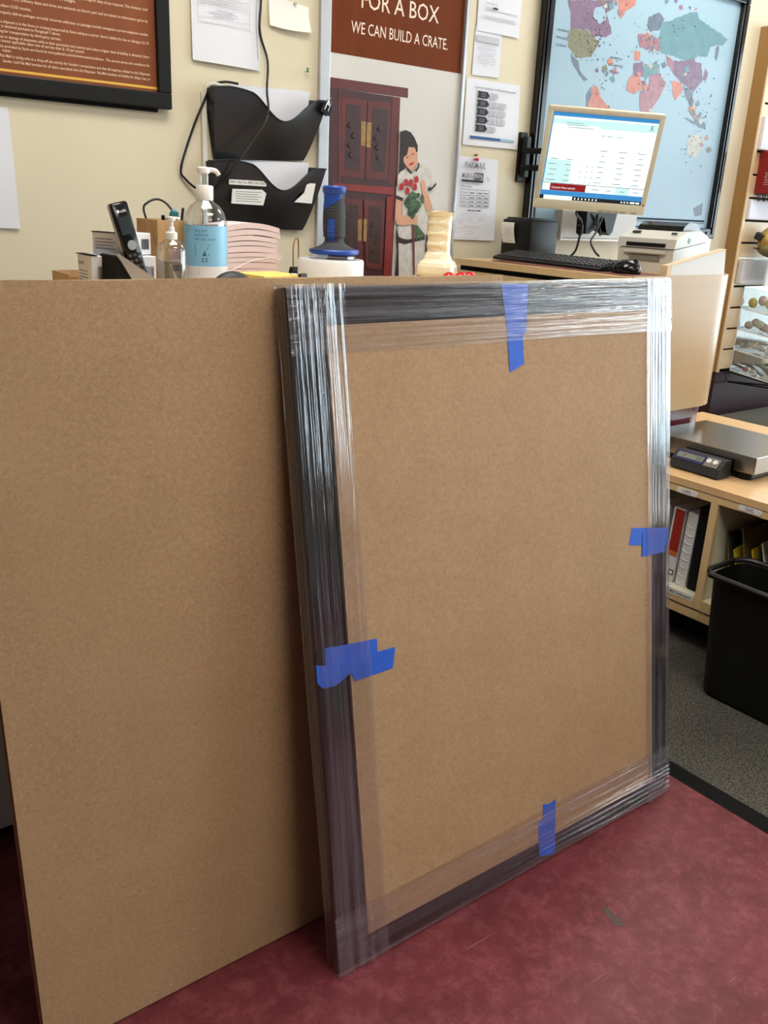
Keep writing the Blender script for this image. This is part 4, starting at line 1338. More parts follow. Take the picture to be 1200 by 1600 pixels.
t = thing('till_desk', 'maple till desk with rounded front corner standing right of the frame', 'desk', (2.54, 2.1, 0), world=True)
ribbon(path_round(0.0), 0.685, 1.128, 0.018).build('front_panel', 'maple_panel', t, True)
ribbon(path_round(0.028), 0.0, 0.684, 0.018).build('base_panel', 'maroon_laminate', t, True)
inside = path_round(0.019)
MB().prism([(2.262, 1.745), (2.285, 1.745)] + [(a, b_) for a, b_ in inside[1:]] + [(2.262, 2.53)], DZ - 0.022, DZ, plane='xy').build('desk_top', 'maple', t)
MB().mm((2.285, 1.77, DZ - 0.040), (2.76, 2.52, DZ - 0.0225)).build('drawer_gap_shade', 'black_matte', t)  # solid black block painting in the shade below the desk top
MB().mm((2.270, 1.76, DZ - 0.11), (2.29, 2.53, DZ - 0.041), 0.002).build('drawer_front', 'maple', t)
MB().mm((2.33, 1.80, 0.69), (2.75, 2.50, DZ - 0.12)).build('carcass', 'grey_laminate', t)

t = thing('desk_end_board', 'sloping white wedge board standing on the till desk edge', 'board', (2.61, 1.775, DZ), world=True)
MB().prism([(2.478, 1.128), (2.775, 1.128), (2.762, 1.208), (2.478, 1.158)], 1.750, 1.772).build('board', 'white_melamine', t)
MB().prism([(2.456, 1.128), (2.478, 1.128), (2.478, 1.158), (2.456, 1.155)], 1.748, 1.774).build('end_band', 'edge_band', t)
MB().prism([(2.456, 1.155), (2.478, 1.158), (2.762, 1.208), (2.762, 1.211), (2.478, 1.161), (2.456, 1.158)], 1.748, 1.774).build('top_band', 'edge_band', t)

# desk pad, keyboard, mouse
tag(MB().box((2.395, 2.06, DZ + 0.0015), (0.20, 0.62, 0.003), 0.001, RZ(0)).build('desk_pad', 'desk_pad'), 'thin brown desk pad under the keyboard', 'desk pad')
kb = thing('keyboard', 'long black keyboard on the till desk before the receipt printer', 'keyboard', (2.3525, 2.180, DZ + 0.003), (0, 0, math.radians(-7)))
MB().prism([(0, 0), (0.110, 0), (0.110, 0.032), (0.100, 0.030), (0.010, 0.013), (0, 0.008)], -0.28, 0.28, plane='xz').build('case', 'black', kb)
ks = MB()
for r in range(6):
    x = 0.016 + r * 0.0148
    z = 0.0155 + r * 0.0031
    n = 20
    for c in range(n):
        yy = -0.270 + (c + 0.5) * 0.540 / n
        if r == 0 and 5 <= c <= 10:
            continue
        ks.box((x, yy, z), (0.0120, 0.0225, 0.007), 0.0025, RY(-9), seg=1)
ks.box((0.016, -0.270 + 8 * 0.540 / 20, 0.0155), (0.0120, 0.165, 0.007), 0.0025, RY(-9), seg=1)
tag(ks.build('keys', 'charcoal', kb), kind='stuff')
ms_ = thing('computer_mouse', 'black computer mouse at the right end of the keyboard', 'computer mouse', (2.365, 1.835, DZ), (0, 0, math.radians(20)))
MB().ball((0, 0, 0.012), 0.042, 16, (0.85, 1.15, 0.85)).build('shell', 'black_gloss', ms_, True)
MB().cyl((-0.005, -0.028, 0.042), (0.005, -0.028, 0.042), 0.008, n=12).build('wheel', 'charcoal', ms_)
for v in list(bpy.data.meshes['shell'].vertices):
    v.co.z = max(v.co.z, 0.0)

# receipt printer
rp = thing('receipt_printer', 'black receipt printer with a paper slip hanging from its slot', 'printer', (2.579, 2.470, DZ), (0, 0, math.radians(-90)))
MB().box((0, 0, 0.072), (0.150, 0.150, 0.144), 0.009).build('case', 'black', rp, True)
MB().box((0, 0.006, 0.146), (0.136, 0.130, 0.010), 0.004).build('lid', 'charcoal', rp, True)
MB().grid(lambda a, b: (-0.062 + 0.066 * a, -0.0762 - 0.014 * math.sin(b * 1.9), 0.058 + 0.074 * b), 3, 8).build('receipt', 'paper_warm', rp)
rt = MB()
for k in range(5):
    rt.rect(-0.046 + 0.004 * (k % 2), 0.088 + k * 0.006, -0.008, 0.0895 + k * 0.006, -0.0915)
rt.build('receipt_print', 'ink_light', rp)
MB().box((-0.067, -0.0762, 0.104), (0.010, 0.002, 0.045)).build('sticker', 'purple_sticker', rp)

# label printer
lp = thing('label_printer', 'pale grey label printer with glossy black lid beside the wedge board', 'printer', (2.690, 1.945, DZ), (0, 0, math.radians(-80)))
MB().prism([(-0.125, 0.0), (0.115, 0.0), (0.115, 0.10), (-0.125, 0.075)], -0.100, 0.100, plane='yz').build('lower_case', 'printer_grey', lp)
MB().prism([(-0.130, 0.078), (0.118, 0.103), (0.118, 0.118), (0.05, 0.138), (-0.06, 0.132), (-0.122, 0.108)], -0.104, 0.104, plane='yz').build('upper_case', 'printer_grey', lp)
MB().prism([(-0.045, 0.130), (-0.030, 0.150), (0.0, 0.162), (0.05, 0.162), (0.085, 0.148), (0.10, 0.125), (0.04, 0.12)], -0.082, 0.082, plane='yz').build('lid', 'black_gloss', lp)
MB().box((0, -0.1285, 0.088), (0.140, 0.010, 0.012), 0.002).build('slot', 'black', lp)
MB().box((0, -0.130, 0.064), (0.150, 0.016, 0.010), 0.003).build('tear_lip', 'printer_grey', lp)
MB().box((0, -0.127, 0.045), (0.110, 0.006, 0.018), 0.002).build('recess', 'printer_dark', lp)
MB().cyl((0.1035, -0.03, 0.105), (0.1055, -0.03, 0.105), 0.009, n=16).build('emblem', 'teal_plastic', lp)
MB().box((-0.06, -0.085, 0.127), (0.030, 0.014, 0.004), 0.002, RX(22)).build('button', 'black', lp)
MB().box((0.075, -0.085, 0.127), (0.020, 0.010, 0.004), 0.002, RX(22)).build('button', 'charcoal', lp)

pc = thing('pen_cup', 'clear pen cup holding a red card behind the label printer', 'pen cup', (2.850, 1.900, DZ), world=True)
MB().mm((2.833, 1.880, DZ), (2.867, 1.920, DZ + 0.115), 0.002).build('cup', 'clear_plastic', pc)
MB().mm((2.837, 1.885, DZ + 0.002), (2.842, 1.915, DZ + 0.128)).build('red_card', 'ink_red', pc)
MB().mm((2.845, 1.885, DZ + 0.002), (2.851, 1.917, DZ + 0.110)).build('paper_slip', 'paper_warm', pc)
MB().mm((2.854, 1.887, DZ + 0.002), (2.861, 1.915, DZ + 0.095)).build('brown_slip', 'folder_olive', pc)
MB().cyl((2.837, 1.903, DZ + 0.002), (2.860, 1.899, DZ + 0.135), 0.004, n=8).build('black_pen', 'black', pc)

# ---------------------------------------------------------------- monitor and wall arm
mo = thing('monitor', 'beige flat monitor on a wall arm showing a till screen', 'monitor', (2.624, 2.215, 1.472))
mo.rotation_mode = 'QUATERNION'
mo.rotation_quaternion = (RZ(-35.1) @ RX(14.0) @ RY(1.5)).to_quaternion()
MW, MH = 0.405, 0.340
bz = [(-MW / 2, -MH / 2), (MW / 2, -MH / 2), (MW / 2, MH / 2), (-MW / 2, MH / 2)]
sc = (-MW / 2 + 0.016, -MH / 2 + 0.034, MW / 2 - 0.018, MH / 2 - 0.018)
fr = MB()
fr.mm((-MW / 2, 0, -MH / 2), (MW / 2, 0.030, sc[1]), 0.004)
fr.mm((-MW / 2, 0, sc[3]), (MW / 2, 0.030, MH / 2), 0.004)
fr.mm((-MW / 2, 0, sc[1] - 0.004), (sc[0], 0.030, sc[3] + 0.004), 0.003)
fr.mm((sc[2], 0, sc[1] - 0.004), (MW / 2, 0.030, sc[3] + 0.004), 0.003)
fr.build('bezel', 'bezel', mo, True)
MB().mm((-MW / 2 + 0.004, 0.012, -MH / 2 + 0.004), (MW / 2 - 0.004, 0.045, MH / 2 - 0.004), 0.008).build('rear_case', 'bezel_grey', mo)
MB().mm((-0.12, 0.045, -0.10), (0.12, 0.062, 0.10), 0.01).build('rear_hump', 'bezel_grey', mo)
scr = MB().mm((sc[0], 0.006, sc[1]), (sc[2], 0.0115, sc[3])).build('screen', 'screen_white', mo)
sw, sh = sc[2] - sc[0], sc[3] - sc[1]


def UI(name, rects, m, y_=0.0056):
    if name in ('icons', 'small_print'):
        mb = MB()
        for a, b_, c, d in rects:
            mb.rect(sc[0] + a * sw, sc[1] + b_ * sh, sc[0] + c * sw, sc[1] + d * sh, y_)
        return tag(mb.build(name, m, scr), kind='stuff')
    for a, b_, c, d in rects:
        MB().rect(sc[0] + a * sw, sc[1] + b_ * sh, sc[0] + c * sw, sc[1] + d * sh, y_).build(name, m, scr)


UI('blue_bar', [(0, 0.955, 1, 1.0), (0, 0.045, 1, 0.105), (0, 0.1, 0.012, 0.955)], 'screen_blue')
UI('pale_panel', [(0.46, 0.845, 1, 0.935), (0.012, 0.20, 0.25, 0.465), (0.72, 0.105, 0.86, 0.19), (0.012, 0.87, 0.46, 0.93)], 'screen_pale')
UI('task_bar', [(0.0, 0.0, 0.04, 0.045), (0.32, 0.0, 1, 0.045), (0.435, 0.19, 1.0, 0.195), (0.012, 0.19, 0.435, 0.196)], 'screen_dark')
UI('red_bar', [(0.085, 0.106, 0.432, 0.188)], 'screen_red')
UI('icons', [(0.34 + 0.035 * k, 0.012, 0.352 + 0.035 * k, 0.034) for k in range(7)] + [(0.80 + 0.03 * k, 0.014, 0.815 + 0.03 * k, 0.032) for k in range(4)] + [(0.95, 0.012, 0.985, 0.034), (0.90, 0.012, 0.94, 0.034)], 'screen_white', 0.0052)
marks = [(0.14, 0.86, 0.34, 0.868), (0.16, 0.835, 0.40, 0.842), (0.14, 0.885, 0.30, 0.892)]
for r in range(7):
    for c, w in ((0.03, 0.09), (0.19, 0.07), (0.50, 0.07), (0.68, 0.08), (0.86, 0.08)):
        zz = 0.225 + r * 0.062
        if c < 0.3 and r > 4:
            continue
        marks.append((c + 0.01 * (r % 3), zz, c + w - 0.012 * (r % 2), zz + 0.009))
for r in range(4):
    for c in range(3):
        marks.append((0.345 + c * 0.055, 0.215 + r * 0.062, 0.358 + c * 0.055, 0.227 + r * 0.062))
marks += [(0.49, 0.765, 0.515, 0.775), (0.54, 0.765, 0.60, 0.773), (0.64, 0.765, 0.69, 0.773), (0.49, 0.14, 0.56, 0.15), (0.63, 0.14, 0.68, 0.15), (0.77, 0.14, 0.81, 0.15), (0.90, 0.14, 0.96, 0.15)]
UI('small_print', marks, 'screen_ink', 0.0052)
mb = MB()
lettering(mb, 'Customer: None selected', sc[0] + 0.10 * sw, sc[1] + 0.130 * sh, 0.0052, 0.0075, 0.085)
mb.build('red_bar_lettering', 'screen_white', scr)
mb = MB()
lettering(mb, '5.', sc[0] + 0.925 * sw, sc[1] + 0.872 * sh, 0.0050, 0.016, 0.016, shear=0.2)
mb.build('total_lettering', 'screen_type', scr)
for k in range(5):
    MB().box((0.045 + 0.026 * k + (0.016 if k > 3 else 0), -0.0005, -MH / 2 + 0.006), (0.022, 0.002, 0.008), 0.0008).build('button', 'bezel_grey', mo)
MB().ball((MW / 2 - 0.010, -0.0005, -MH / 2 + 0.036), 0.003, 8).build('power_light', 'ink_red', mo)
mb = MB()
lettering(mb, 'hp', -0.004, MH / 2 - 0.013, -0.0006, 0.006, 0.009)
mb.build('maker_mark', 'bezel_grey', mo)

ar = thing('wall_bracket', 'black steel wall arm holding the monitor', 'wall bracket', (2.625, WALL, 1.40), world=True)
MB().mm((2.604, y - 0.012, 1.403), (2.642, y, 1.580), 0.003).build('wall_plate', 'black', ar)
MB().mm((2.612, y - 0.040, 1.420), (2.636, y - 0.012, 1.565), 0.003).build('hinge', 'black', ar)
for z in (1.455, 1.515):
    MB().box((2.695, y - 0.165, z), (0.028, 0.34, 0.020), 0.003, RZ(28)).build('arm_bar', 'black', ar)
for z in (1.425, 1.560):
    MB().cyl((2.612, y - 0.013, z), (2.612, y - 0.017, z), 0.005, n=10).build('bolt', 'wire_steel', ar)
MB().cyl((2.765, y - 0.315, 1.43), (2.765, y - 0.315, 1.54), 0.016, n=14).build('pivot', 'black', ar)
MB().box((2.730, 2.290, 1.480), (0.10, 0.012, 0.10), 0.004, RZ(-35)).build('mount_plate', 'black', ar)

# cable box and leads under the monitor
t = thing('cable_box', 'grey white cable box on the wall under the monitor', 'cable box', (2.95, WALL, 1.20), world=True)
MB().mm((2.80, y - 0.085, 1.203), (3.27, y - 0.041, 1.312), 0.004).build('box', 'grey_laminate', t)
MB().mm((2.80, y - 0.088, 1.195), (3.27, y - 0.0405, 1.203), 0.002).build('lip', 'white_melamine', t)
ps = thing('power_brick', 'black power brick hanging with its leads under the monitor', 'power supply', (2.93, 2.45, 1.23), world=True)
MB().prism([(2.835, 1.318), (3.02, 1.318), (3.00, 1.235), (2.985, 1.222), (2.965, 1.232), (2.94, 1.29), (2.90, 1.25), (2.86, 1.225), (2.84, 1.225)], 2.42, 2.47).build('case', 'black', ps)
for P in ([(2.90, 2.42, 1.30), (2.88, 2.40, 1.24), (2.84, 2.39, 1.20), (2.81, 2.34, 1.165), (2.79, 2.30, 1.150)],
          [(2.86, 2.42, 1.30), (2.90, 2.41, 1.26), (2.905, 2.40, 1.22)],
          [(2.93, 2.42, 1.29), (2.90, 2.41, 1.255), (2.87, 2.40, 1.24)]):
    MB().tube(P, 0.004, 6).build('lead', 'cable_black', ps)
t = thing('video_lead', 'black screen lead with ferrite bead left of the power brick', 'cable', (2.72, 2.40, 1.15), world=True)
MB().tube([(2.66, 2.30, 1.33), (2.68, 2.34, 1.30), (2.75, 2.37, 1.27), (2.76, 2.38, 1.215), (2.77, 2.40, 1.165), (2.765, 2.42, 1.140)], 0.0045, 8).build('lead', 'cable_black', t)
MB().cyl((2.753, 2.374, 1.258), (2.759, 2.379, 1.225), 0.011, n=12).build('ferrite_bead', 'black', t)
tag(MB().tube([(2.86, 2.20, 1.20), (2.78, 2.16, 1.155), (2.72, 2.13, 1.135), (2.66, 2.11, 1.130), (2.60, 2.10, 1.130)], 0.0035, 6).build('white_lead', 'cable_white', None, True), 'short white lead lying beside the label printer', 'cable')
tag(MB().box((2.535, 2.21, DZ + 0.0032), (0.10, 0.10, 0.006), 0.001, RZ(-7)).build('card_reader', 'black_gloss'), 'flat black card pad leaning behind the keyboard', 'card reader')

# ================================================================ COUNTER ITEMS
# cordless phone
t = thing('cordless_phone', 'black cordless phone standing in its silver cradle', 'phone', (0.69, 1.69, CZ), world=True)
MB().prism([(0.641, CZ), (0.735, CZ), (0.735, 1.128), (0.700, 1.150), (0.648, 1.186), (0.643, 1.184)], 1.655, 1.735).build('cradle', 'black_matte', t)
MB().prism([(0.643, 1.1885), (0.652, 1.176), (0.690, CZ), (0.739, CZ), (0.739, 1.1320), (0.702, 1.1555), (0.648, 1.1905)], 1.651, 1.657).build('cradle_plate', 'phone_silver', t)
R = Matrix.Translation((0.676, 1.676, 1.212)) @ RZ(8) @ RY(-13) @ RX(-6)
hs = MB().box((0, 0, 0), (0.036, 0.020, 0.140), 0.005)
bmesh.ops.transform(hs.bm, matrix=R, verts=hs.bm.verts)
hs = hs.build('handset', 'black_gloss', t, True)


def hpart(mb, name, m):
    bmesh.ops.transform(mb.bm, matrix=R, verts=mb.bm.verts)
    return mb.build(name, m, hs)


hpart(MB().box((-0.0182, 0, 0), (0.002, 0.007, 0.136), 0.0008), 'side_trim', 'phone_silver')
hpart(MB().box((0, -0.0100, 0.028), (0.026, 0.001, 0.032)), 'display', 'lcd_dark')
hpart(MB().cyl((0, -0.0095, -0.008), (0, -0.0118, -0.008), 0.0090, n=18), 'dial_ring', 'phone_silver')
kk = MB()
for r in range(4):
    for c in range(3):
        kk.box((-0.010 + c * 0.010, -0.0105, -0.026 - r * 0.0105), (0.0075, 0.002, 0.006), 0.0012)
hpart(kk, 'keypad', 'charcoal')
lg = MB()
lettering(lg, 'at&t', -0.004, 0.0515, -0.0106, 0.0055, 0.013)
lg.ball((-0.008, -0.0100, 0.054), 0.003, 8, (1, 0.2, 1))
hpart(lg, 'logo', 'button_white')
lg = MB()
lettering(lg, 'at&t', 0.707, 1.1320, 1.6505, 0.006, 0.016, rot=-0.5)
lg.build('cradle_logo', 'ink', t)

# small white boxes
t = thing('ink_box', 'lower white ink carton with barcode left of the phone', 'box', (0.69, 1.76, CZ), world=True)
MB().mm((0.622, 1.725, CZ), (0.752, 1.800, 1.181), 0.0015).build('carton', 'paper', t)
MB().prism([(1.724, 1.1812), (1.80, 1.1812), (1.80, 1.1825), (1.724, 1.1825)], 0.619, 0.634, plane='yz').build('dark_flap', 'black_matte', t)
bc_ = MB()
random.seed(3)


def barcode(mb, x, z0, z1, w, yy):
    a = x
    while a < x + w:
        d = random.choice((0.0006, 0.0010, 0.0016))
        mb.rect(a, z0, a + d, z1, yy)
        a += d + random.choice((0.0006, 0.0012))


barcode(bc_, 0.634, 1.128, 1.162, 0.028, 1.7240)
bc_.build('barcode', 'ink', t)
bc_ = MB()
barcode(bc_, 0.725, 1.128, 1.162, 0.022, 1.7240)
bc_.build('barcode', 'ink', t)
sd = MB()
lettering(sd, 'Canon', -1.797, 1.163, 0, 0.0075, 0.034, bold=0.02)
for k in range(4):
    sd.rect(-1.794, 1.150 - 0.006 * k, -1.744 - 0.004 * (k % 2), 1.1518 - 0.006 * k, 0)
bmesh.ops.transform(sd.bm, matrix=Matrix.Translation((0.6213, 0, 0)) @ Matrix.Rotation(math.radians(-90), 4, 'Z'), verts=sd.bm.verts)
sd.build('carton_print', 'ink_grey', t)
t = thing('ink_box', 'upper white ink carton turned on top of the lower one', 'box', (0.70, 1.765, 1.1826), (0, 0, math.radians(30)))
MB().mm((-0.045, -0.035, 0.0), (0.045, 0.035, 0.041), 0.0015).build('carton', 'paper', t)
MB().mm((-0.046, -0.036, 0.0412), (-0.036, 0.036, 0.0425)).build('dark_flap', 'black_matte', t)
bc_ = MB()
barcode(bc_, 0.014, 0.010, 0.030, 0.024, -0.0356)
for k in range(3):
    bc_.rect(-0.040, 0.014 + k * 0.006, -0.010 - 0.004 * k, 0.0155 + k * 0.006, -0.0356)
bc_.build('barcode', 'ink', t)
sd = MB()
for k in range(4):
    sd.rect(-0.028, 0.010 + k * 0.006, 0.020 - 0.006 * (k % 2), 0.012 + k * 0.006, 0)
bmesh.ops.transform(sd.bm, matrix=Matrix.Translation((-0.0457, 0, 0)) @ Matrix.Rotation(math.radians(-90), 4, 'Z'), verts=sd.bm.verts)
sd.build('carton_print', 'ink_grey', t)
t = thing('brown_tray', 'shallow brown cardboard tray behind the white ink cartons', 'tray', (0.68, 1.88, CZ), world=True)
tb = MB()
tb.mm((0.612, 1.83, CZ), (0.78, 1.93, CZ + 0.004)).mm((0.612, 1.83, CZ), (0.616, 1.93, 1.139)).mm((0.616, 1.926, CZ), (0.78, 1.93, 1.139)).mm((0.616, 1.83, CZ), (0.78, 1.834, 1.134)).mm((0.776, 1.834, CZ), (0.78, 1.926, 1.134))
tb.build('tray', 'kraft', t)

# wooden desk block
t = thing('wooden_pen_block', 'chipboard pen block behind the small sanitiser bottle', 'pen holder', (0.835, 1.875, CZ), world=True)
bw = MB()
bw.mm((0.800, 1.822, CZ), (0.806, 1.930, 1.247)).mm((0.864, 1.822, CZ), (0.870, 1.930, 1.247)).mm((0.806, 1.822, CZ), (0.864, 1.828, 1.247)).mm((0.806, 1.924, CZ), (0.864, 1.930, 1.247)).mm((0.806, 1.828, CZ), (0.864, 1.924, CZ + 0.01))
bw.build('block', 'osb', t)
MB().mm((0.822, 1.8205, CZ + 0.02), (0.862, 1.8218, 1.190)).build('paper_patch', 'snack_pink', t)
tag(MB().tube([(0.820, 1.88, 1.20), (0.805, 1.90, 1.262), (0.815, 1.90, 1.280), (0.838, 1.90, 1.287), (0.856, 1.89, 1.276), (0.862, 1.87, 1.25), (0.855, 1.86, 1.20)], 0.0024, 8, smooth=6).build('cord_loop', 'cable_black', None, True), 'black cord loop sticking up from the chipboard pen block', 'cord')
tag(MB().cyl((0.835, 1.85, 1.16), (0.822, 1.842, 1.256), 0.005, 0.004, 10).build('pen', 'black', None, True), 'short black pen in the chipboard pen block', 'pen')
tag(MB().cyl((0.855, 1.85, 1.16), (0.872, 1.85, 1.272), 0.0042, 0.003, 10).build('pen', 'charcoal', None, True), 'tall dark pen at the right of the chipboard pen block', 'pen')
tag(MB().box((0.853, 1.862, 1.235), (0.018, 0.008, 0.06), 0.003, RY(10)).build('clothes_peg', 'teal_plastic', None, True), 'green plastic peg in the chipboard pen block', 'peg')
tag(MB().ball((0.862, 1.875, 1.255), 0.011, 12, (1, 0.6, 1.2)).build('peg_head', 'sky_plastic', None, True), 'blue plastic knob beside the green peg', 'knob')


# sanitiser bottles
def pump(t, cx, cy, zc, r, h, spout, m='white_plastic'):
    MB().lathe([(r, zc), (r, zc + h), (r * 0.9, zc + h + 0.002), (r * 0.45, zc + h + 0.002), (r * 0.40, zc + h + 0.010)], (cx, cy, 0), 20).build('collar', m, t, True)
    return zc + h


t = thing('sanitizer_bottle', 'large clear pump bottle with a blue label', 'bottle', (0.888, 1.78, CZ), world=True)
bx, by = 0.888, 1.78
MB().lathe([(0.040, CZ), (0.0448, CZ + 0.006), (0.0450, 1.235), (0.0440, 1.250), (0.0400, 1.265), (0.0310, 1.279), (0.0190, 1.287), (0.0165, 1.292)], (bx, by, 0), 36).build('bottle', 'clear_plastic', t, True)
MB().lathe([(0.0385, CZ + 0.004), (0.0425, CZ + 0.008), (0.0430, 1.242), (0.0, 1.2422)], (bx, by, 0), 32).build('gel', 'gel', t, True)


def wrap(r, z0, z1, a0, a1):
    return MB().grid(lambda s, b: (bx + r * math.cos(a0 + (a1 - a0) * s), by + r * math.sin(a0 + (a1 - a0) * s), z0 + (z1 - z0) * b), 30, 2)


A0, A1 = math.radians(165), math.radians(370)
wrap(0.0455, 1.160, 1.2405, A0, A1).build('blue_label', 'label_blue', t, True)
wrap(0.0455, CZ + 0.008, 1.160, A0, A1).build('white_label', 'paper', t, True)


def curved(mb, r, a_left):
    """bend flat x-y lettering round the bottle"""
    for v in mb.bm.verts:
        a = a_left + v.co.x / r
        v.co = Vector((bx + r * math.cos(a), by + r * math.sin(a), v.co.z))
    return mb


lt_ = MB()
for k, s in enumerate(('drug, and', 'protective', 'safe near mouth')):
    lettering(lt_, s, 0.0, 1.2290 - 0.0085 * k, 0, 0.0048)
for k in range(4):
    lt_.rect(0.0, 1.2005 - 0.0062 * k, 0.030 - 0.004 * (k % 3), 1.2040 - 0.0062 * k, 0)
for k in range(2):
    lt_.rect(0.014, 1.1740 - 0.005 * k, 0.026, 1.1765 - 0.005 * k, 0)
lt_.flat([(0.015, 1.181), (0.025, 1.181), (0.020, 1.190)], 0)
curved(lt_, 0.0458, math.radians(215)).build('label_print', 'ink_blue', t)
lt_ = MB()
for k in range(3):
    lt_.rect(0.008, 1.1500 - 0.004 * k, 0.050 - 0.006 * k, 1.1512 - 0.004 * k, 0)
barcode(lt_, 0.010, 1.120, 1.132, 0.030, 0)
curved(lt_, 0.0458, math.radians(215)).build('barcode', 'ink', t)
MB().lathe([(0.0172, 1.290), (0.0176, 1.292), (0.0176, 1.317), (0.0160, 1.319), (0.006, 1.320)], (bx, by, 0), 24).build('collar', 'white_plastic', t, True)
MB().cyl((bx, by, 1.319), (bx, by, 1.345), 0.0085, n=16).build('pump_stem', 'clear_plastic', t, True)
hd = MB().lathe([(0.012, 1.342), (0.0135, 1.344), (0.0130, 1.352), (0.010, 1.3545), (0.0, 1.355)], (bx - 0.002, by, 0), 20)
hd.tube([(bx, by, 1.349), (bx + 0.015, by - 0.004, 1.3495), (bx + 0.024, by - 0.006, 1.347), (bx + 0.029, by - 0.007, 1.340)], 0.0048, 10)
hd.build('pump_head', 'white_plastic', t, True)
MB().cyl((bx + 0.004, by, 1.125), (bx, by, 1.32), 0.0028, n=8).build('dip_tube', 'clear_plastic', t, True)

t = thing('sanitizer_bottle', 'small clear pump bottle half full of gel', 'bottle', (0.793, 1.74, CZ), world=True)
sx_, sy_ = 0.793, 1.74
MB().lathe([(0.026, CZ), (0.0298, CZ + 0.004), (0.0300, 1.188), (0.0285, 1.198), (0.022, 1.207), (0.0125, 1.2125), (0.0105, 1.215)], (sx_, sy_, 0), 32).build('bottle', 'clear_plastic', t, True)
MB().lathe([(0.0245, CZ + 0.003), (0.0284, CZ + 0.006), (0.0284, 1.172), (0.0, 1.1722)], (sx_, sy_, 0), 28).build('gel', 'gel', t, True)
bcx = MB()
barcode(bcx, sx_ - 0.015, 1.154, 1.166, 0.020, sy_ - 0.0303)
bcx.build('barcode', 'ink', t)
MB().lathe([(0.0118, 1.213), (0.0120, 1.214), (0.0120, 1.226), (0.0070, 1.2285), (0.0062, 1.236), (0.0050, 1.238)], (sx_, sy_, 0), 20).build('collar', 'white_plastic', t, True)
MB().cyl((sx_, sy_, 1.236), (sx_, sy_, 1.250), 0.0045, n=12).build('pump_stem', 'white_plastic', t, True)
hd = MB().lathe([(0.0085, 1.249), (0.0095, 1.2505), (0.0090, 1.2555), (0.0, 1.2575)], (sx_, sy_, 0), 16)
hd.tube([(sx_, sy_, 1.2535), (sx_ + 0.010, sy_ - 0.003, 1.2540), (sx_ + 0.017, sy_ - 0.005, 1.252)], 0.0028, 8)
hd.build('pump_head', 'white_plastic', t, True)
MB().cyl((sx_ - 0.004, sy_, 1.165), (sx_ + 0.012, sy_ - 0.004, 1.118), 0.0022, n=8).build('dip_tube', 'white_plastic', t, True)

# paper stack
t = thing('paper_stack', 'slumped stack of pale pink forms beside the blue labelled bottle', 'paper stack', (1.03, 1.88, CZ), world=True)
z = CZ
random.seed(11)
for k in range(11):
    h = random.uniform(0.009, 0.014)
    dx = random.uniform(-0.004, 0.004)
    w = 0.146 + random.uniform(-0.006, 0.004)
    bend = 0.006 + 0.0006 * k

    def ream(a, b, zz, dx=dx, w=w, bend=bend):
        return (0.955 + dx + w * a, 1.835 + 0.10 * b, zz + bend * math.sin(a * math.pi * 0.9) * (k / 10) - 0.004 * a * (k / 10))
    m_ = MB()
    bm = m_.bm
    NU = 10
    top = [[bm.verts.new(ream(i / NU, j, z + h)) for j in (0, 1)] for i in range(NU + 1)]
    bot = [[bm.verts.new(ream(i / NU, j, z)) for j in (0, 1)] for i in range(NU + 1)]
    for i in range(NU):
        bm.faces.new((top[i][0], top[i + 1][0], top[i + 1][1], top[i][1]))
        bm.faces.new((bot[i][0], bot[i][1], bot[i + 1][1], bot[i + 1][0]))
        bm.faces.new((bot[i][0], bot[i + 1][0], top[i + 1][0], top[i][0]))
        bm.faces.new((bot[i][1], top[i][1], top[i + 1][1], bot[i + 1][1]))
    bm.faces.new((bot[0][0], top[0][0], top[0][1], bot[0][1]))
    bm.faces.new((bot[NU][0], bot[NU][1], top[NU][1], top[NU][0]))
    bmesh.ops.recalc_face_normals(bm, faces=bm.faces)
    m_.build('form_bundle', 'paper_pink', t)
    z += h + 0.0006
    if z > 1.236:
        break
MB().tube([(0.962, 1.833, 1.140), (0.99, 1.831, 1.150), (1.03, 1.831, 1.166), (1.08, 1.831, 1.172), (1.10, 1.832, 1.165)], 0.0010, 5).build('plastic_strap', 'white_plastic', t)

t = thing('yellow_pad', 'yellow paper pad lying before the stacked forms', 'notepad', (1.01, 1.70, CZ), world=True)
MB().box((1.000, 1.705, CZ + 0.018), (0.11, 0.11, 0.036), 0.001, RZ(6)).build('pad', 'yellow_paper', t)
MB().box((1.055, 1.690, CZ + 0.012), (0.06, 0.08, 0.022), 0.001, RZ(-14)).build('loose_sheets', 'yellow_paper', t)
t = thing('glasses_case', 'low rounded black case in front of the blue labelled bottle', 'case', (0.865, 1.62, CZ), world=True)
MB().ball((0.865, 1.62, CZ + 0.010), 0.046, 18, (1.05, 0.55, 0.85)).build('lid', 'charcoal', t, True)
MB().box((0.867, 1.62, CZ + 0.012), (0.098, 0.055, 0.024), 0.010).build('tray', 'clear_plastic', t, True)
for v in bpy.data.objects[t.children[0].name].data.vertices:
    v.co.z = max(v.co.z, 0.0)
t = thing('binder_clip', 'small black binder clip lying on the yellow pad', 'binder clip', (1.050, 1.655, CZ + 0.0), (0, 0, 0.3))
MB().prism([(-0.012, 0.0), (0.012, 0.0), (0.004, 0.040), (-0.004, 0.040)], -0.010, 0.010, plane='yz').build('body', 'black', t)
MB().tube([(-0.006, 0, 0.038), (-0.03, -0.006, 0.040), (-0.034, 0, 0.039), (-0.03, 0.006, 0.040), (-0.006, 0.004, 0.038)], 0.001, 6).build('wire_handle', 'wire_steel', t)
t = thing('binder_clip', 'upright binder clip leaning behind the white film roll', 'binder clip', (1.180, 1.890, CZ), (0, 0, 0.2))
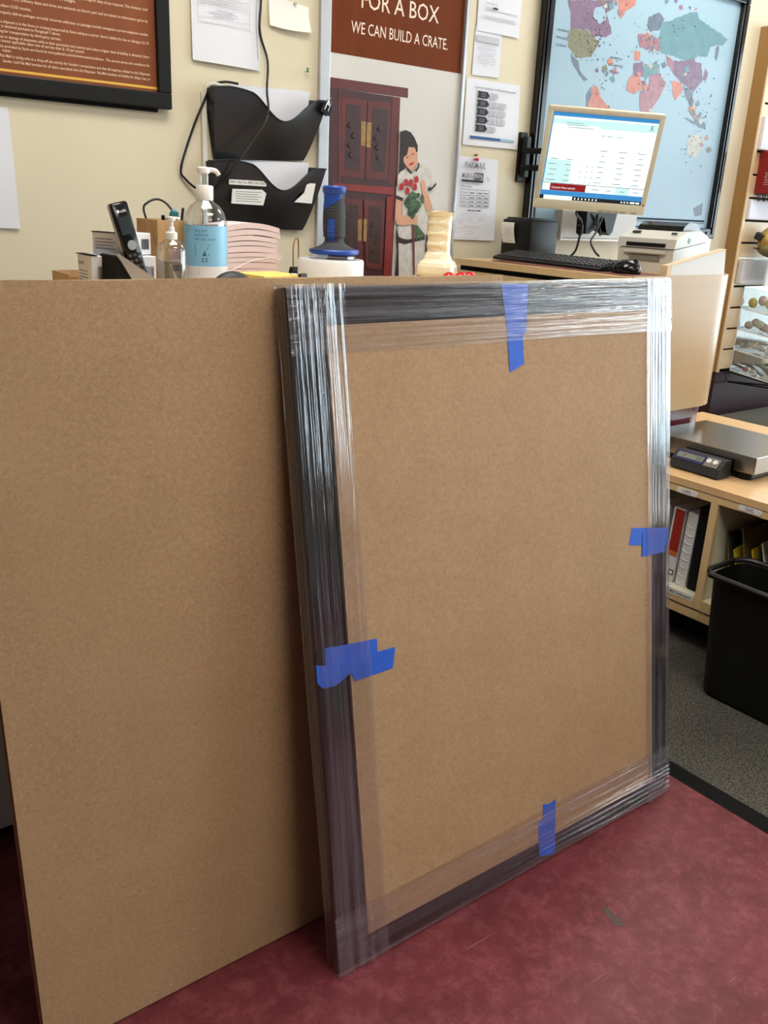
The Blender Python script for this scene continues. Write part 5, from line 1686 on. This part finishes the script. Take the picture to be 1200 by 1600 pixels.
MB().prism([(-0.014, 0.0), (0.014, 0.0), (0.004, 0.035), (-0.004, 0.035)], -0.016, 0.016, plane='yz').build('body', 'black', t)
MB().tube([(-0.008, 0, 0.03), (-0.009, 0, 0.075), (-0.005, 0, 0.095), (0.003, 0, 0.100), (0.008, 0, 0.090), (0.009, 0, 0.03)], 0.0018, 8).build('wire_handle', 'brass_print', t)

# film roll with hand dispenser
t = thing('film_roll', 'white wide roll of stretch film under the blue handle', 'film roll', (1.204, 1.775, CZ), world=True)
MB().lathe([(0.028, CZ), (0.073, CZ), (0.0765, CZ + 0.003), (0.0765, 1.170), (0.0740, 1.174), (0.028, 1.174)], (1.204, 1.775, 0), 48).build('roll', 'film_roll', t, True)
MB().lathe([(0.028, 1.1742), (0.052, 1.1742), (0.054, 1.176), (0.054, 1.182), (0.049, 1.183), (0.028, 1.183)], (1.208, 1.775, 0), 36).build('clear_rim', 'clear_plastic', t, True)
t = thing('film_dispenser_handle', 'blue and black hand grip standing on the white film roll', 'hand tool', (1.212, 1.775, 1.184))
MB().lathe([(0.026, 0.0), (0.053, 0.001), (0.058, 0.004), (0.058, 0.009), (0.055, 0.012)], n=36).build('guard_edge', 'tool_blue', t, True)
g = MB()


def grip(a, b):
    """oval grip, slightly leaning, flared into the guard"""
    z = 0.010 + 0.134 * b
    r = 0.0205 + 0.0335 * max(0.0, 1 - b / 0.17) ** 2.2 + 0.004 * math.sin(b * math.pi * 1.1) * (1 if b > 0.2 else 0) + 0.003 * max(0, b - 0.8) / 0.2
    q = 2 * math.pi * a
    ribs = 0.0007 * math.sin(b * 130) if (0.25 < b < 0.86 and (math.cos(q) > 0.3 or math.cos(q) < -0.55)) else 0
    return ((r + ribs) * 1.12 * math.cos(q) - 0.004 * b, (r + ribs) * 0.95 * math.sin(q), z)


g.grid(grip, 36, 80)
bmesh.ops.remove_doubles(g.bm, verts=g.bm.verts, dist=1e-5)
g.build('grip', 'tool_rubber', t, True)
cap = MB()
cap.lathe([(0.0250, 0.133), (0.0268, 0.136), (0.0268, 0.146), (0.023, 0.1495), (0.0, 0.150)], (-0.004, 0, 0), 28)
cap.build('top_cap', 'tool_blue', t, True)


def inlay(a0, a1, z0, z1, slant):
    def fn(a, b):
        q = a0 + (a1 - a0) * a
        zz = z0 + (z1 - z0) * b + slant * (1 - b) * a
        bb = (zz - 0.010) / 0.134
        p = grip(q / (2 * math.pi), bb)
        return (p[0] * 1.04, p[1] * 1.04, p[2])
    return MB().grid(fn, 12, 14)


inlay(math.radians(170), math.radians(285), 0.094, 0.137, 0.030).build('blue_inlay', 'tool_blue', t, True)
inlay(math.radians(205), math.radians(242), 0.030, 0.078, 0.0).build('blue_inlay', 'tool_blue', t, True)

# vase and beads
t = thing('ceramic_vase', 'cream ceramic vase with finger grooves and a square foot', 'vase', (1.551, 1.80, CZ), (0, 0, math.radians(35)))
MB().lathe([(0.040, 0.0), (0.047, 0.004), (0.049, 0.012), (0.048, 0.020)], n=40, sq=3.2).build('foot_band', 'maroon_base', t, True)
vb = MB()


def vase(a, b):
    prof = [(0.0, 0.0475), (0.05, 0.0500), (0.14, 0.0490), (0.20, 0.0450), (0.27, 0.0350), (0.36, 0.0310), (0.55, 0.0305), (0.80, 0.0315), (0.93, 0.0325), (1.0, 0.0360)]
    for (u0, r0), (u1, r1) in zip(prof, prof[1:]):
        if b <= u1 + 1e-9:
            s = (b - u0) / (u1 - u0)
            s = s * s * (3 - 2 * s)
            r = r0 + (r1 - r0) * s
            break
    q = 2 * math.pi * a
    sqe = 3.4 if b < 0.22 else (3.4 - (b - 0.22) / 0.15 * 1.2 if b < 0.37 else 2.2)
    g_ = (abs(math.cos(q)) ** sqe + abs(math.sin(q)) ** sqe) ** (-1 / sqe)
    side = max(0.0, math.cos(q - math.radians(165)))
    if 0.36 < b < 0.93:
        r -= side * 0.0050 * (0.5 + 0.5 * math.sin((b - 0.36) / 0.57 * 2 * math.pi * 3.4))
    lip = 0.003 * math.sin(q * 4) if b > 0.97 else 0
    return (r * g_ * math.cos(q), r * g_ * math.sin(q), 0.020 + 0.156 * b + lip)


vb.grid(vase, 48, 60)
bmesh.ops.remove_doubles(vb.bm, verts=vb.bm.verts, dist=1e-5)
vb.build('body', 'ceramic', t, True)
MB().grid(lambda a, b: (0.0315 * math.cos(2 * math.pi * a) * (1 - 0.15 * b), 0.0315 * math.sin(2 * math.pi * a) * (1 - 0.15 * b), 0.175 - 0.12 * b), 24, 3).build('inner_wall', 'ceramic', t, True)
for k, (a, b_, q) in enumerate(((1.520, 1.715, 'nearest the vase foot'), (1.556, 1.712, 'in the middle of the row'), (1.592, 1.718, 'rightmost of the row'))):
    o = MB().ball((0, 0, 0), 0.0190, 14, (1.05, 1, 0.95)).build('red_bead', 'bead_red', None, True)
    o.location = (a, b_, CZ + 0.0180)
    tag(o, 'shiny red bead beside the cream vase, ' + q, 'bead', 'red beads by the vase')

# ================================================================ SCALE BENCH
SX, SZ = 2.33, 0.550
t = thing('scale_bench', 'low maple bench with open cubbies under the parcel scale', 'bench', (2.7, 1.2, 0), world=True)
MB().prism([(SX, 0.30), (3.26, 0.30), (3.26, 2.05), (2.900, 2.05), (2.900, 1.752), (SX, 1.752)], SZ - 0.022, SZ, plane='xy').build('bench_top', 'maple_top', t)
MB().mm((SX, 0.30, SZ - 0.0235), (SX + 0.018, 1.752, SZ - 0.0222)).build('painted_shadow_line', 'black_matte', t)  # flush black strip painting the shade line under the bench top
MB().mm((SX + 0.001, 0.30, SZ - 0.046), (SX + 0.018, 1.752, SZ - 0.0236), 0.001).build('apron', 'maple', t)
for yy in (0.86, 1.363, 1.727):
    MB().mm((SX + 0.001, yy, 0.125), (SX + 0.019, yy + 0.025, SZ - 0.046), 0.001).build('stile', 'maple', t)
    MB().mm((SX + 0.019, yy + 0.002, 0.140), (2.78, yy + 0.023, SZ - 0.023)).build('divider', 'cream_melamine', t)
MB().mm((2.76, 0.30, 0.10), (2.78, 1.750, SZ - 0.023)).build('back_panel', 'cream_melamine', t)
for a, b_ in ((0.885, 1.363), (1.388, 1.727)):
    MB().mm((SX + 0.004, a, 0.172), (2.76, b_, 0.190), 0.001).build('cubby_floor', 'cream_melamine', t)
    MB().mm((SX, a, 0.154), (SX + 0.003, b_, 0.191)).build('shelf_edge', 'maple', t)
MB().mm((SX + 0.002, 0.30, 0.122), (SX + 0.02, 1.752, 0.154), 0.001).build('bottom_rail', 'maple', t)
MB().mm((SX - 0.0005, 0.885, 0.1545), (SX + 0.002, 1.727, 0.1570)).build('rail_line', 'black_matte', t)
MB().mm((2.45, 0.30, 0.0), (2.76, 1.74, 0.122)).build('kick', 'black_matte', t)
MB().mm((2.80, 0.30, 0.0), (3.24, 1.735, SZ - 0.023)).build('rear_carcass', 'maple', t)


def on_bench(mb):
    """turn flat x-z print (facing -y) onto the bench front (facing -x): local x runs along -y"""
    bmesh.ops.transform(mb.bm, matrix=Matrix.Rotation(math.radians(-90), 4, 'Z'), verts=mb.bm.verts)
    return mb


for yy, z, s in ((1.472, 0.513, 'UPS'), (1.262, 0.517, 'DHL')):
    W2 = 0.036
    o = MB().prism([(yy - W2 + 0.008, z - 0.0085), (yy + W2 - 0.003, z - 0.0085), (yy + W2, z - 0.004), (yy + W2, z + 0.004), (yy + W2 - 0.003, z + 0.0085), (yy - W2 + 0.008, z + 0.0085), (yy - W2, z + 0.004), (yy - W2, z - 0.004)], SX - 0.001, SX + 0.002, plane='yz').build('name_tag', 'tag_white', t)
    lt_ = lettering(MB(), s, -yy, z - 0.0050, SX - 0.0014, 0.0105, 0.027, align='c')
    # print faces -y at x=-yy: rotate so that it faces -x at y=yy
    on_bench(lt_).build('tag_lettering', 'ink', o)
o = MB().mm((SX - 0.001, 1.392, 0.176), (SX + 0.003, 1.60, 0.196)).build('name_tag', 'tag_white', t)
lt_ = lettering(MB(), 'Mail Confirmation', -1.475, 0.1815, SX - 0.0014, 0.0085, 0.075, bold=0.01)
on_bench(lt_).build('tag_lettering', 'ink', o)
for z in (0.255, 0.30, 0.345):
    MB().cyl((2.44, 1.3652, z), (2.44, 1.3630, z), 0.003, n=8).build('peg_hole', 'black', t)


# binders in the left cubby
def binder(label, y0, y1, h, m, lean=0.0, x0=2.375, depth=0.20, extra=None):
    o = thing('binder', label, 'binder', (x0, (y0 + y1) / 2, 0.1902), (math.radians(lean), 0, 0), group='binders in the bench cubby')
    w = y1 - y0
    MB().mm((0, -w / 2, 0), (depth, w / 2, h), min(0.003, w * 0.2)).build('cover', m, o)
    if extra:
        extra(o, w, h)
    return o


def red_spine(o, w, h):
    MB().mm((-0.0012, -w * 0.48, h * 0.42), (0.0005, w * 0.30, h * 0.985)).build('red_spine_label', 'binder_red', o)
    MB().mm((-0.0012, -w * 0.48, h * 0.36), (0.0005, w * 0.30, h * 0.42)).build('orange_band', 'binder_orange', o)
    MB().mm((-0.0012, -w * 0.45, h * 0.10), (0.0005, -w * 0.05, h * 0.17)).build('spine_mark', 'ink', o)
    MB().mm((-0.0016, -w * 0.38, h * 0.115), (0.0004, -w * 0.12, h * 0.155)).build('spine_mark', 'tag_white', o)


def plastic_spine(o, w, h):
    for k in range(7):
        MB().tube([(-0.001, -w * 0.35, h * (0.15 + 0.11 * k)), (-0.0015, 0, h * (0.14 + 0.11 * k)), (-0.001, w * 0.35, h * (0.17 + 0.11 * k))], 0.0012, 5).build('plastic_crease', 'white_plastic', o)


binder('white binder with red and orange spine label', 1.502, 1.545, 0.250, 'binder_white', 2, extra=red_spine)
binder('white binder against the hidden left end of the cubby', 1.556, 1.600, 0.248, 'binder_white', 1)
binder('white plastic wrapped binder between red spine and black box', 1.455, 1.492, 0.248, 'binder_white', 2, extra=plastic_spine)
binder('tall black file box right of the white binders', 1.415, 1.447, 0.275, 'black_matte', 0)
binder('thin grey folder against the bench divider', 1.396, 1.405, 0.285, 'charcoal', 0, 2.40)

# envelopes in the right cubby
random.seed(5)
for k, (yy, m, lean, h, lab) in enumerate(((1.335, 'folder_olive', 12, 0.215, 'olive envelope nearest the divider in the right cubby'), (1.318, 'folder_dark', 12, 0.235, 'dark folder second from the divider in the right cubby'),
                                           (1.300, 'folder_yellow', 14, 0.225, 'bright yellow envelope in the right cubby'), (1.275, 'folder_olive', 14, 0.245, 'olive envelope right of the bright yellow one'),
                                           (1.248, 'folder_yellow', 16, 0.215, 'short yellow envelope behind the bin rim'), (1.225, 'folder_dark', 16, 0.245, 'dark folder right of the short yellow envelope'),
                                           (1.200, 'snack_cream', 18, 0.222, 'cream envelope in the right cubby'), (1.170, 'folder_olive', 18, 0.25, 'olive envelope right of the cream one'),
                                           (1.140, 'folder_olive', 18, 0.235, 'olive envelope farthest from the divider'))):
    o = MB().grid(lambda a, b: (0.28 * a, 0.010 * math.sin(a * 3 + k) * b, h * b * (1 - 0.12 * (1 - a) * (k % 3))), 5, 4).build('envelope', m)
    mod = o.modifiers.new('thickness', 'SOLIDIFY')
    mod.thickness = 0.005
    o.location = (2.41, yy - 0.02, 0.192)
    o.rotation_euler = (math.radians(-lean), 0, 0)
    tag(o, lab, 'envelope', 'envelopes in the bench cubby')

# parcel scale
t = thing('parcel_scale', 'stainless steel parcel scale with a small black display', 'scale', (2.64, 1.55, SZ), world=True)
PX0, PX1, PY0, PY1 = 2.478, 2.802, 1.352, 1.745
MB().mm((PX0, PY0, 0.575), (PX1, PY1, 0.630), 0.003).build('platform', 'steel', t)
MB().mm((PX0 + 0.012, PY0 + 0.012, 0.562), (PX1 - 0.012, PY1 - 0.012, 0.575)).build('frame', 'black', t)
for a in (PX0 + 0.04, PX1 - 0.04):
    for b_ in (PY0 + 0.05, PY1 - 0.05):
        MB().lathe([(0.026, SZ), (0.028, SZ + 0.003), (0.028, SZ + 0.010), (0.020, SZ + 0.013)], (a, b_, 0), 20).build('foot', 'black', t)
d = MB().prism([(2.405, 0.5555), (2.470, 0.5555), (2.470, 0.606), (2.440, 0.606), (2.412, 0.580)], 1.425, 1.600, plane='xz')
d = d.build('display_head', 'charcoal', t)
sl = Matrix.Translation((2.4245, 1.5125, 0.5945)) @ Matrix.Rotation(math.radians(-90), 4, 'Z') @ RX(-47)


def slope(mb, name, m):
    bmesh.ops.transform(mb.bm, matrix=sl, verts=mb.bm.verts)
    return mb.build(name, m, d)


slope(MB().box((-0.028, 0, 0), (0.105, 0.0016, 0.034)), 'display_panel', 'navy_print')
slope(MB().box((-0.028, -0.0008, 0.001), (0.092, 0.0016, 0.019)), 'display_glass', 'lcd')
lt_ = MB()
lettering(lt_, '0', -0.052, -0.004, -0.0018, 0.012, 0.007)
lettering(lt_, '0.0', -0.006, -0.005, -0.0018, 0.013, 0.018)
slope(lt_, 'digits', 'ink')
slope(MB().box((0.050, 0, 0), (0.048, 0.0016, 0.034)), 'button_panel', 'printer_dark')
for q in (0.038, 0.060):
    slope(MB().cyl((q, 0, 0.003), (q, -0.003, 0.003), 0.0082, n=16), 'button', 'button_white')

# waste bin
t = thing('waste_bin', 'black plastic waste bin standing on the grey mat', 'waste bin', (2.21, 1.02, 0.010), world=True)


def rrect(x0, y0, x1, y1, r, n=6):
    P = []
    for cx, cy, a0 in ((x1 - r, y1 - r, 0), (x0 + r, y1 - r, 90), (x0 + r, y0 + r, 180), (x1 - r, y0 + r, 270)):
        for k in range(n + 1):
            a = math.radians(a0 + 90 * k / n)
            P.append((cx + r * math.cos(a), cy + r * math.sin(a)))
    return P


def loft(sections):
    mb = MB()
    rings = [[mb.bm.verts.new((a, b, z)) for a, b in P] for P, z in sections]
    n = len(rings[0])
    for A, B_ in zip(rings, rings[1:]):
        for k in range(n):
            mb.bm.faces.new((A[k], A[(k + 1) % n], B_[(k + 1) % n], B_[k]))
    mb.bm.faces.new(list(reversed(rings[0])))
    mb.bm.faces.new(rings[-1])
    bmesh.ops.recalc_face_normals(mb.bm, faces=mb.bm.faces)
    return mb


loft([(rrect(2.150, 0.80, 2.272, 1.205, 0.035), 0.011), (rrect(2.140, 0.79, 2.282, 1.215, 0.040), 0.024), (rrect(2.122, 0.765, 2.305, 1.240, 0.050), 0.372),
      (rrect(2.126, 0.769, 2.301, 1.236, 0.048), 0.375), (rrect(2.146, 0.80, 2.276, 1.208, 0.036), 0.03)]).build('body', 'bin_plastic', t, True)
P = rrect(2.113, 0.755, 2.314, 1.249, 0.055)
MB().tube([(a, b_, 0.379) for a, b_ in P + P[:2]], 0.0085, 8, smooth=2).build('rim', 'bin_plastic', t, True)

# floor mat
t = thing('floor_mat', 'grey speckled fibre mat with a black rubber border', 'floor mat', (2.1, 0.2, 0), world=True)
MB().mm((1.775, -2.0, 0.0005), (2.448, 1.74, 0.0095)).build('pile', 'mat_fibre', t)
MB().prism([(1.738, 0.0003), (1.778, 0.0003), (1.778, 0.0105), (1.768, 0.0120), (1.746, 0.0030)], -2.0, 1.74, plane='xz').build('border', 'mat_rubber', t)

# ================================================================ SLATWALL DISPLAY AT THE RIGHT EDGE
t = thing('slatwall', 'tan slatwall display over a maroon base at the right edge', 'display wall', (4.9, 2.56, 0), world=True)
MB().mm((4.090, 2.532, 0.572), (4.104, WALL - 0.0005, 2.140), 0.001).build('side_panel', 'tan_laminate', t)
MB().mm((4.086, 2.524, 0.572), (4.104, 2.532, 2.140), 0.001).build('edge_band', 'edge_band', t)
MB().mm((4.104, 2.556, 0.572), (5.9, WALL - 0.0005, 2.140)).build('groove_backing', 'black_matte', t)
for k in range(15):
    z0 = 0.585 + 0.1035 * k
    MB().mm((4.1045, 2.534, z0), (5.9, 2.5555, z0 + 0.094), 0.001).build('slat', 'edge_band' if k < 9 else 'maple', t)
MB().mm((4.092, 2.536, 0.0), (5.9, WALL - 0.0005, 0.570)).build('base', 'maroon_dark', t)

tag(MB().mm((4.112, 2.512, 1.622), (4.60, 2.532, 1.765), 0.002).build('white_card', 'paper'), 'white card pack hung highest on the slatwall', 'card pack')
t = thing('calendar_box', 'dark red boxed set marked 24 on the slatwall', 'box', (4.22, 2.47, 1.43), world=True)
MB().mm((4.150, 2.405, 1.428), (4.40, 2.532, 1.618), 0.002).build('box', 'calendar_red', t)
lt_ = MB()
lettering(lt_, '24', -2.490, 1.500, 4.1494, 0.024, 0.030)
for k in range(3):
    lt_.rect(-2.490, 1.489 - 0.010 * k, -2.455, 1.4915 - 0.010 * k, 4.1494)
on_bench(lt_).build('box_lettering', 'snack_pink', t)
t = thing('wire_rail', 'black looped wire rail under the red boxed set', 'wire rail', (4.25, 2.50, 1.40), world=True)
MB().tube([(4.115, 2.50, 1.424), (4.55, 2.50, 1.424)], 0.004, 6, smooth=0).build('rail', 'black', t)
for k in range(8):
    x = 4.14 + 0.045 * k
    MB().tube([(x - 0.010, 2.497, 1.424), (x - 0.006, 2.494, 1.402), (x, 2.493, 1.396), (x + 0.006, 2.494, 1.402), (x + 0.010, 2.497, 1.424)], 0.0024, 6).build('loop', 'black', t)
tag(MB().mm((4.110, 2.512, 1.312), (4.60, 2.532, 1.398), 0.002).build('white_card', 'paper'), 'white card pack under the looped wire rail', 'card pack')
t = thing('gift_bag', 'gold and camouflage cloth bundle on the slatwall shelf', 'bundle', (4.27, 2.45, 1.135), world=True)
MB().ball((4.275, 2.455, 1.215), 0.085, 16, (1.25, 0.72, 0.86), rot=RX(0)).build('gold_top', 'gold_foil', t, True)
MB().ball((4.28, 2.450, 1.182), 0.088, 16, (1.25, 0.75, 0.52)).build('camouflage_body', 'camo', t, True)
MB().box((4.185, 2.478, 1.232), (0.03, 0.05, 0.035), 0.006, RX(20)).build('dark_patch', 'folder_dark', t)
MB().tube([(4.18, 2.50, 1.18), (4.19, 2.43, 1.172), (4.26, 2.392, 1.165), (4.34, 2.386, 1.162)], 0.003, 6).build('cord', 'black', t)
tag(MB().mm((4.115, 2.30, 1.125), (4.60, 2.532, 1.134), 0.001).build('clear_shelf', 'clear_plastic'), 'clear plastic shelf under the gold bundle', 'shelf')
t = thing('white_pack', 'white glossy pack standing above the sweet rack', 'pack', (4.3, 2.48, 0.995), world=True)
MB().mm((4.118, 2.500, 1.010), (4.55, 2.532, 1.120), 0.004).build('pack', 'binder_white', t)
MB().mm((4.20, 2.42, 1.005), (4.5, 2.43, 1.118), 0.002).build('front_leaf', 'paper', t)

# clear rack of tiers, seen from its left side
t = thing('acrylic_rack', 'clear four tier acrylic rack of small goods', 'display rack', (4.36, 2.40, 0.52), world=True)
RX0, RX1 = 4.205, 4.52
tiers = [0.885, 0.782, 0.678, 0.572]
for xx in (RX0, RX1):
    MB().prism([(2.528, 0.995), (2.32, 0.975), (2.285, 0.560), (2.528, 0.572)], xx, xx + 0.003, plane='yz').build('side_panel', 'clear_plastic', t)
MB().mm((RX0, 2.525, 0.572), (RX1, 2.529, 0.995)).build('back_panel', 'clear_plastic', t)
for z in tiers:
    MB().prism([(2.525, z), (2.300, z - 0.026), (2.300, z - 0.022), (2.525, z + 0.004)], RX0 + 0.003, RX1, plane='yz').build('tier_floor', 'clear_plastic', t)
    MB().prism([(2.527, z + 0.001), (2.295, z - 0.026), (2.295, z - 0.021), (2.527, z + 0.006)], RX0 - 0.0015, RX0, plane='yz').build('tier_edge', 'white_plastic', t)
MB().tube([(RX0 - 0.001, 2.527, 0.995), (RX0 - 0.001, 2.527, 0.572)], 0.0022, 6, smooth=0).build('bright_edge', 'white_plastic', t)
for P in ([(RX0, 2.53, 0.566), (RX0, 2.25, 0.540), (RX1, 2.25, 0.540), (RX1, 2.53, 0.566)], [(RX0, 2.53, 0.566), (RX0, 2.53, 0.515), (RX0, 2.25, 0.525), (RX1, 2.25, 0.525)], [(RX0, 2.25, 0.542), (RX0, 2.53, 0.516)]):
    MB().tube(P, 0.0045, 6, smooth=0).build('wire_base', 'black', t)

random.seed(21)
ORD = ('first', 'second', 'third', 'fourth', 'fifth', 'sixth', 'seventh', 'eighth', 'ninth', 'tenth', 'eleventh', 'twelfth')


def goods(name, tier, n, mats_, label, cat, maker):
    z = tiers[tier]
    for k in range(n):
        m_ = mats_[k % len(mats_)]
        yy = 2.50 - 0.185 * (k + 0.5) / n
        o = maker(k).build(name, m_, None, True)
        o.location = (RX0 + 0.035 + 0.03 * (k % 3), yy, z - (2.525 - yy) * 0.115 + 0.027 + 0.016 * (k % 2))
        o.rotation_euler = (random.uniform(-0.4, 0.4), random.uniform(-0.3, 0.3), random.uniform(-0.6, 0.6))
        tag(o, ORD[k] + ' from the slatwall: ' + label, cat, cat + 's on the clear rack')


goods('snack_bag', 0, 6, ['snack_yellow', 'snack_pink', 'snack_cream'], 'pastel snack bag lying in the top tier of the clear rack', 'snack bag', lambda k: MB().ball((0, 0, 0.010), 0.027, 10, (1.0, 0.8, 0.95)))
goods('wrapped_sweet', 1, 9, ['snack_cream', 'snack_cream', 'snack_brown', 'snack_cream', 'snack_pink'], 'round wrapped sweet in the second tier of the clear rack', 'sweet', lambda k: MB().ball((0, 0, 0.003), 0.021, 10, (1, 1.05, 0.95)))
goods('rubber_ring', 2, 8, ['snack_cream', 'snack_cream', 'cable_white'], 'pale coiled ring in the third tier of the clear rack', 'ring', lambda k: MB().tube([(0.022 * math.cos(q * 0.63), 0.022 * math.sin(q * 0.63), 0.004 * math.sin(q)) for q in range(11)], 0.006, 6))
goods('black_pen', 3, 12, ['snack_black', 'black_gloss', 'snack_black'], 'thin black pen lying in the bottom tier of the clear rack', 'pen', lambda k: MB().cyl((0, -0.035, -0.006), (0, 0.035, 0.006), 0.006, 0.005, 8))
o = MB().ball((0, 0, 0), 0.013, 10, (1, 1.3, 1)).build('eraser', 'ink_red', None, True)
o.location = (RX0 + 0.02, 2.455, 0.590)
tag(o, 'small red eraser at the left of the bottom tier', 'eraser')
o = MB().ball((0, 0, 0), 0.014, 10, (1, 1.5, 0.8)).build('eraser', 'snack_cream', None, True)
o.location = (RX0 + 0.02, 2.415, 0.585)
tag(o, 'small cream eraser at the left of the bottom tier', 'eraser')

# grey tote behind the bench
t = thing('storage_tote', 'grey lidded storage tote on the floor behind the bench', 'storage tote', (4.3, 2.15, 0), world=True)
loft([(rrect(3.99, 1.72, 4.90, 2.36, 0.05), 0.0), (rrect(3.94, 1.67, 4.95, 2.41, 0.07), 0.345)]).build('tub', 'tote_grey', t, True)
loft([(rrect(3.92, 1.65, 4.97, 2.43, 0.08), 0.345), (rrect(3.92, 1.65, 4.97, 2.43, 0.08), 0.372), (rrect(3.935, 1.665, 4.955, 2.415, 0.07), 0.385)]).build('lid', 'tote_grey', t, True)
